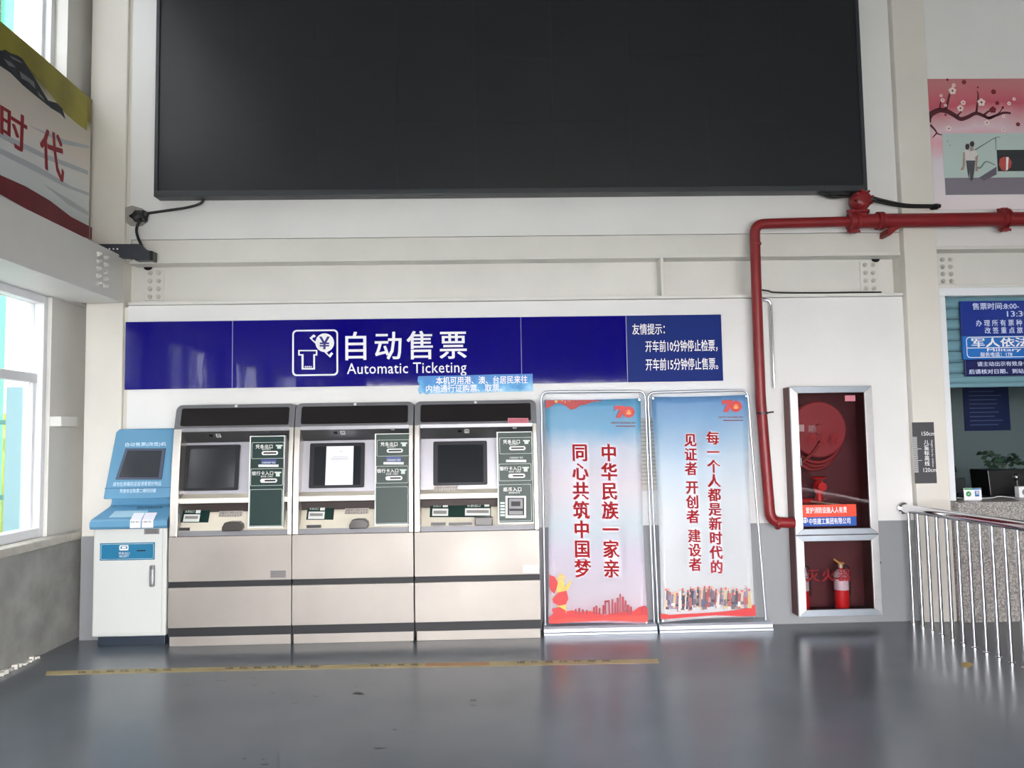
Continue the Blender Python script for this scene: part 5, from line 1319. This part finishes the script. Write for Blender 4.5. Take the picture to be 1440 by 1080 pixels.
for P in ([(300, 520), (308, 506), (324, 508), (328, 524), (320, 545), (304, 542)], [(328, 505), (338, 490), (354, 492), (358, 508), (352, 526), (334, 524)]): pp(P, DKH, 'photo_hair', .0065)
for P in ([(326, 530), (350, 526), (354, 548), (334, 552)], [(288, 560), (298, 560), (300, 640), (290, 672), (268, 672), (284, 650)], [(364, 590), (382, 575), (376, 640), (380, 680), (366, 680)]): pp(P, SK, 'photo_limb', .006)
obj('photo_frame_line', B((xi0+.8, xi0+.805, Yb-.0034, Yb-.0021, zf, zi1)), mat('photo rail print', (112, 132, 130), .5), ph)

# mural on the left wall (plane facing the room)
XM = -3.20
ml = thing('landscape_mural', (XM, -1.7, 3.05), 'left wall mural of dark mountains under gold sky with red calligraphy', 'mural')
YMn, YMf = -3.4, -.05
MIST = ramp_mat('misty landscape print', [(0, (190, 200, 202)), (.25, (214, 220, 220)), (.42, (226, 226, 224)), (.56, (228, 218, 208)), (.8, (200, 192, 178)), (.86, (120, 112, 40)), (1, (140, 130, 50))], 'Z', 3.03, 4.31, wob=.12, wscale=2.2)
obj('board', B((XL+.001, XM, YMn, YMf, 3.022, 4.31)), MIST, ml, bevel=.003)
def left(P, X, t=.0015, g=None):
    return prism([PX(x, y, X) for x, y in P], X, X+t, 'X', g)
def sc4(x, y): return (x/4., y/4.)
XP = XM+.002
OLV = mat('olive gold sky print', (158, 148, 52), .55, var=.3, vscale=3)
obj('gold_sky', left([sc4(*p) for p in [(-200, -20), (0, 118), (180, 268), (330, 400), (489, 541), (490, 735), (440, 700), (370, 640), (330, 590), (240, 470), (130, 340), (40, 290), (-200, 260)]], XP-.0015, .0012), OLV, ml)
MTN = mat('dark mountain print', (46, 50, 58), .6, var=.5, vscale=9)
MST = mat('mountain snow print', (120, 124, 126), .6)
obj('mountain', left([sc4(*p) for p in [(-200, 250), (-60, 300), (0, 285), (30, 280), (60, 300), (95, 310), (125, 330), (150, 370), (190, 430), (230, 500), (270, 565), (320, 580), (350, 610), (368, 670), (340, 640), (290, 610), (240, 570), (190, 530), (130, 480), (60, 410), (0, 370), (-100, 340), (-200, 380)]], XP, .001), MTN, ml)
for P in ([(50, 310), (90, 330), (130, 355), (110, 350), (70, 330)], [(110, 400), (150, 430), (190, 460), (200, 500), (160, 460), (120, 440)], [(20, 330), (60, 350), (90, 380), (50, 370)], [(210, 510), (240, 545), (255, 570), (220, 540)]):
    obj('snow_streak', left([sc4(*p) for p in P], XP+.001, .0008), MST, ml)
RIB = mat('crimson ribbon print', (118, 20, 36), .5, var=.2, vscale=6)
obj('red_ribbon', left([(-30, 228), (0, 246), (36, 262), (70, 282), (100, 305), (129, 320), (129, 337), (110, 331), (70, 312), (30, 290), (0, 273), (-30, 258)], XP, .001), RIB, ml)
STRK = mat('grey mist streak print', (186, 192, 196), .6)
for P in ([(0, 185), (60, 215), (124, 240), (124, 246), (60, 222), (0, 193)], [(0, 208), (50, 232), (100, 262), (128, 272), (128, 277), (90, 262), (40, 236), (0, 216)], [(40, 176), (90, 196), (126, 205), (126, 209), (90, 203)], [(60, 258), (100, 282), (128, 300), (128, 306), (96, 288)]):
    obj('mist_streak', left(P, XP-.001, .0008), STRK, ml)
RCAL = mat('red calligraphy print', (150, 26, 40), .5)
def Lq(s, quad, **k):
    g = bmesh.new(); q = [PX(x, y, XP+.0005) for x, y in quad]; letter(g, s, q, lambda u, v: (XP+.0005, u, v), **k); letobj('calligraphy', g, RCAL, ml)
Lq('时', [(1, 144), (38, 166), (36, 218), (1, 192)], off=.02)
Lq('代', [(56, 178), (88, 192), (90, 258), (58, 232)], off=.02)
obj('mural_edge', B((XM-.02, XM+.004, YMf, YMf+.012, 3.022, 4.31)), mat('weathered board edge', (150, 146, 130), .7), ml)

# ================================================================== FLOOR TAPE, SCUFFS, FLAKES
def zp(P, z, t=.0012, g=None): return prism([PZ(x, y, 0) for x, y in P], z, z+t, 'Z', g)
TAPE = mat('worn yellow floor tape', (188, 170, 122), .5, var=.25, vscale=6)
tp = tag(obj('floor_tape', zp([(66, 944), (200, 940.5), (480, 935), (700, 930.5), (925, 926.5), (927, 932.5), (700, 937), (480, 940.5), (240, 945.5), (64, 950)], .0003), TAPE), 'worn yellow warning tape with black characters across the floor', 'floor tape')
obj('orange_patch', zp([(598, 933.2), (688, 931.5), (688, 935.5), (598, 937.5)], .0016, .0006), mat('orange worn tape', (176, 132, 92), .5), tp)
g = bmesh.new()
for xa_, xb_, ya_, yb_ in ((105, 245, 946, 941.5), (312, 452, 940, 937.2), (517, 592, 936, 934.8), (722, 862, 931.7, 929.3)):
    n_ = 7 if xb_-xa_ > 100 else 4
    s = '请在黄线外等候'[-n_:]; wd = (xb_-xa_)/n_
    for k, ch in enumerate(s):
        x = xa_+wd*(k+.2); y_ = ya_+(yb_-ya_)*(k+.5)/n_
        q = [PZ(x, y_-1.4, 0), PZ(x+wd*.62, y_-1.5, 0), PZ(x+wd*.62, y_+1.4, 0), PZ(x, y_+1.5, 0)]
        letter(g, ch, q, lambda u, v: (u, v, .0017), off=.012)
letobj('tape_lettering', g, mat('dark tape print', (70, 62, 56), .6), tp)
SCUF = mat('dark floor scuff', (44, 48, 52), .5, spec=.2)
for k, (x, y, a, b_) in enumerate([(1075, 250, 18, 6), (1330, 297, 24, 5), (1150, 283, 16, 4), (935, 232, 40, 3), (1245, 327, 26, 3), (1060, 220, 34, 3), (790, 251, 20, 2), (1030, 560, 16, 5), (1115, 585, 30, 7), (1110, 563, 14, 4), (420, 240, 14, 3)]):
    P = [(x/3.+a/3*.5*math.cos(i*math.pi/5)*(1+.3*math.sin(k+i*2)), 880+y/3.+b_/3*.5*math.sin(i*math.pi/5)+.3*a/30*math.cos(i)) for i in range(10)]
    obj('scuff_mark', zp(P, .0002, .0004), SCUF, floor)
for k, (x, y, a, b_) in enumerate([(72, 286, 46, 10), (556, 314, 26, 7), (160, 517, 50, 8), (225, 438, 20, 5), (1248, 190, 30, 6), (678, 121, 20, 4), (60, 256, 14, 3), (555, 335, 22, 4)]):
    P = [(480+x/3.+a/3*.5*math.cos(i*math.pi/5)*(1+.25*math.sin(k+i*2)), 880+y/3.+b_/3*.5*math.sin(i*math.pi/5)) for i in range(10)]
    obj('scuff_mark', zp(P, .0002, .0004), SCUF, floor)
YEL = mat('yellow paint spot', (176, 146, 70), .5)
obj('paint_spot', zp([(1352, 933), (1358, 931), (1366, 932), (1368, 935), (1362, 939), (1354, 938)], .0002, .0005), YEL, floor)
# paint flakes at the foot of the left wall
g = bmesh.new()
yy = -1.35
while yy < -.50:
    s = random.uniform(.02, .05); h = random.uniform(.01, .035)
    prism([(XL+.003+random.uniform(0, .01), yy), (XL+.03+random.uniform(0, .02), yy+.005), (XL+.025, yy+s), (XL+.004, yy+s*.9)], .001, h, 'Z', g); yy += s*.8
fl = tag(obj('paint_debris', g, mat('white plaster crumbs', (214, 212, 205), .9)), 'crumbled white plaster along the foot of the left wall', 'debris'); fl['kind'] = 'stuff'
bpy.context.view_layer.update()
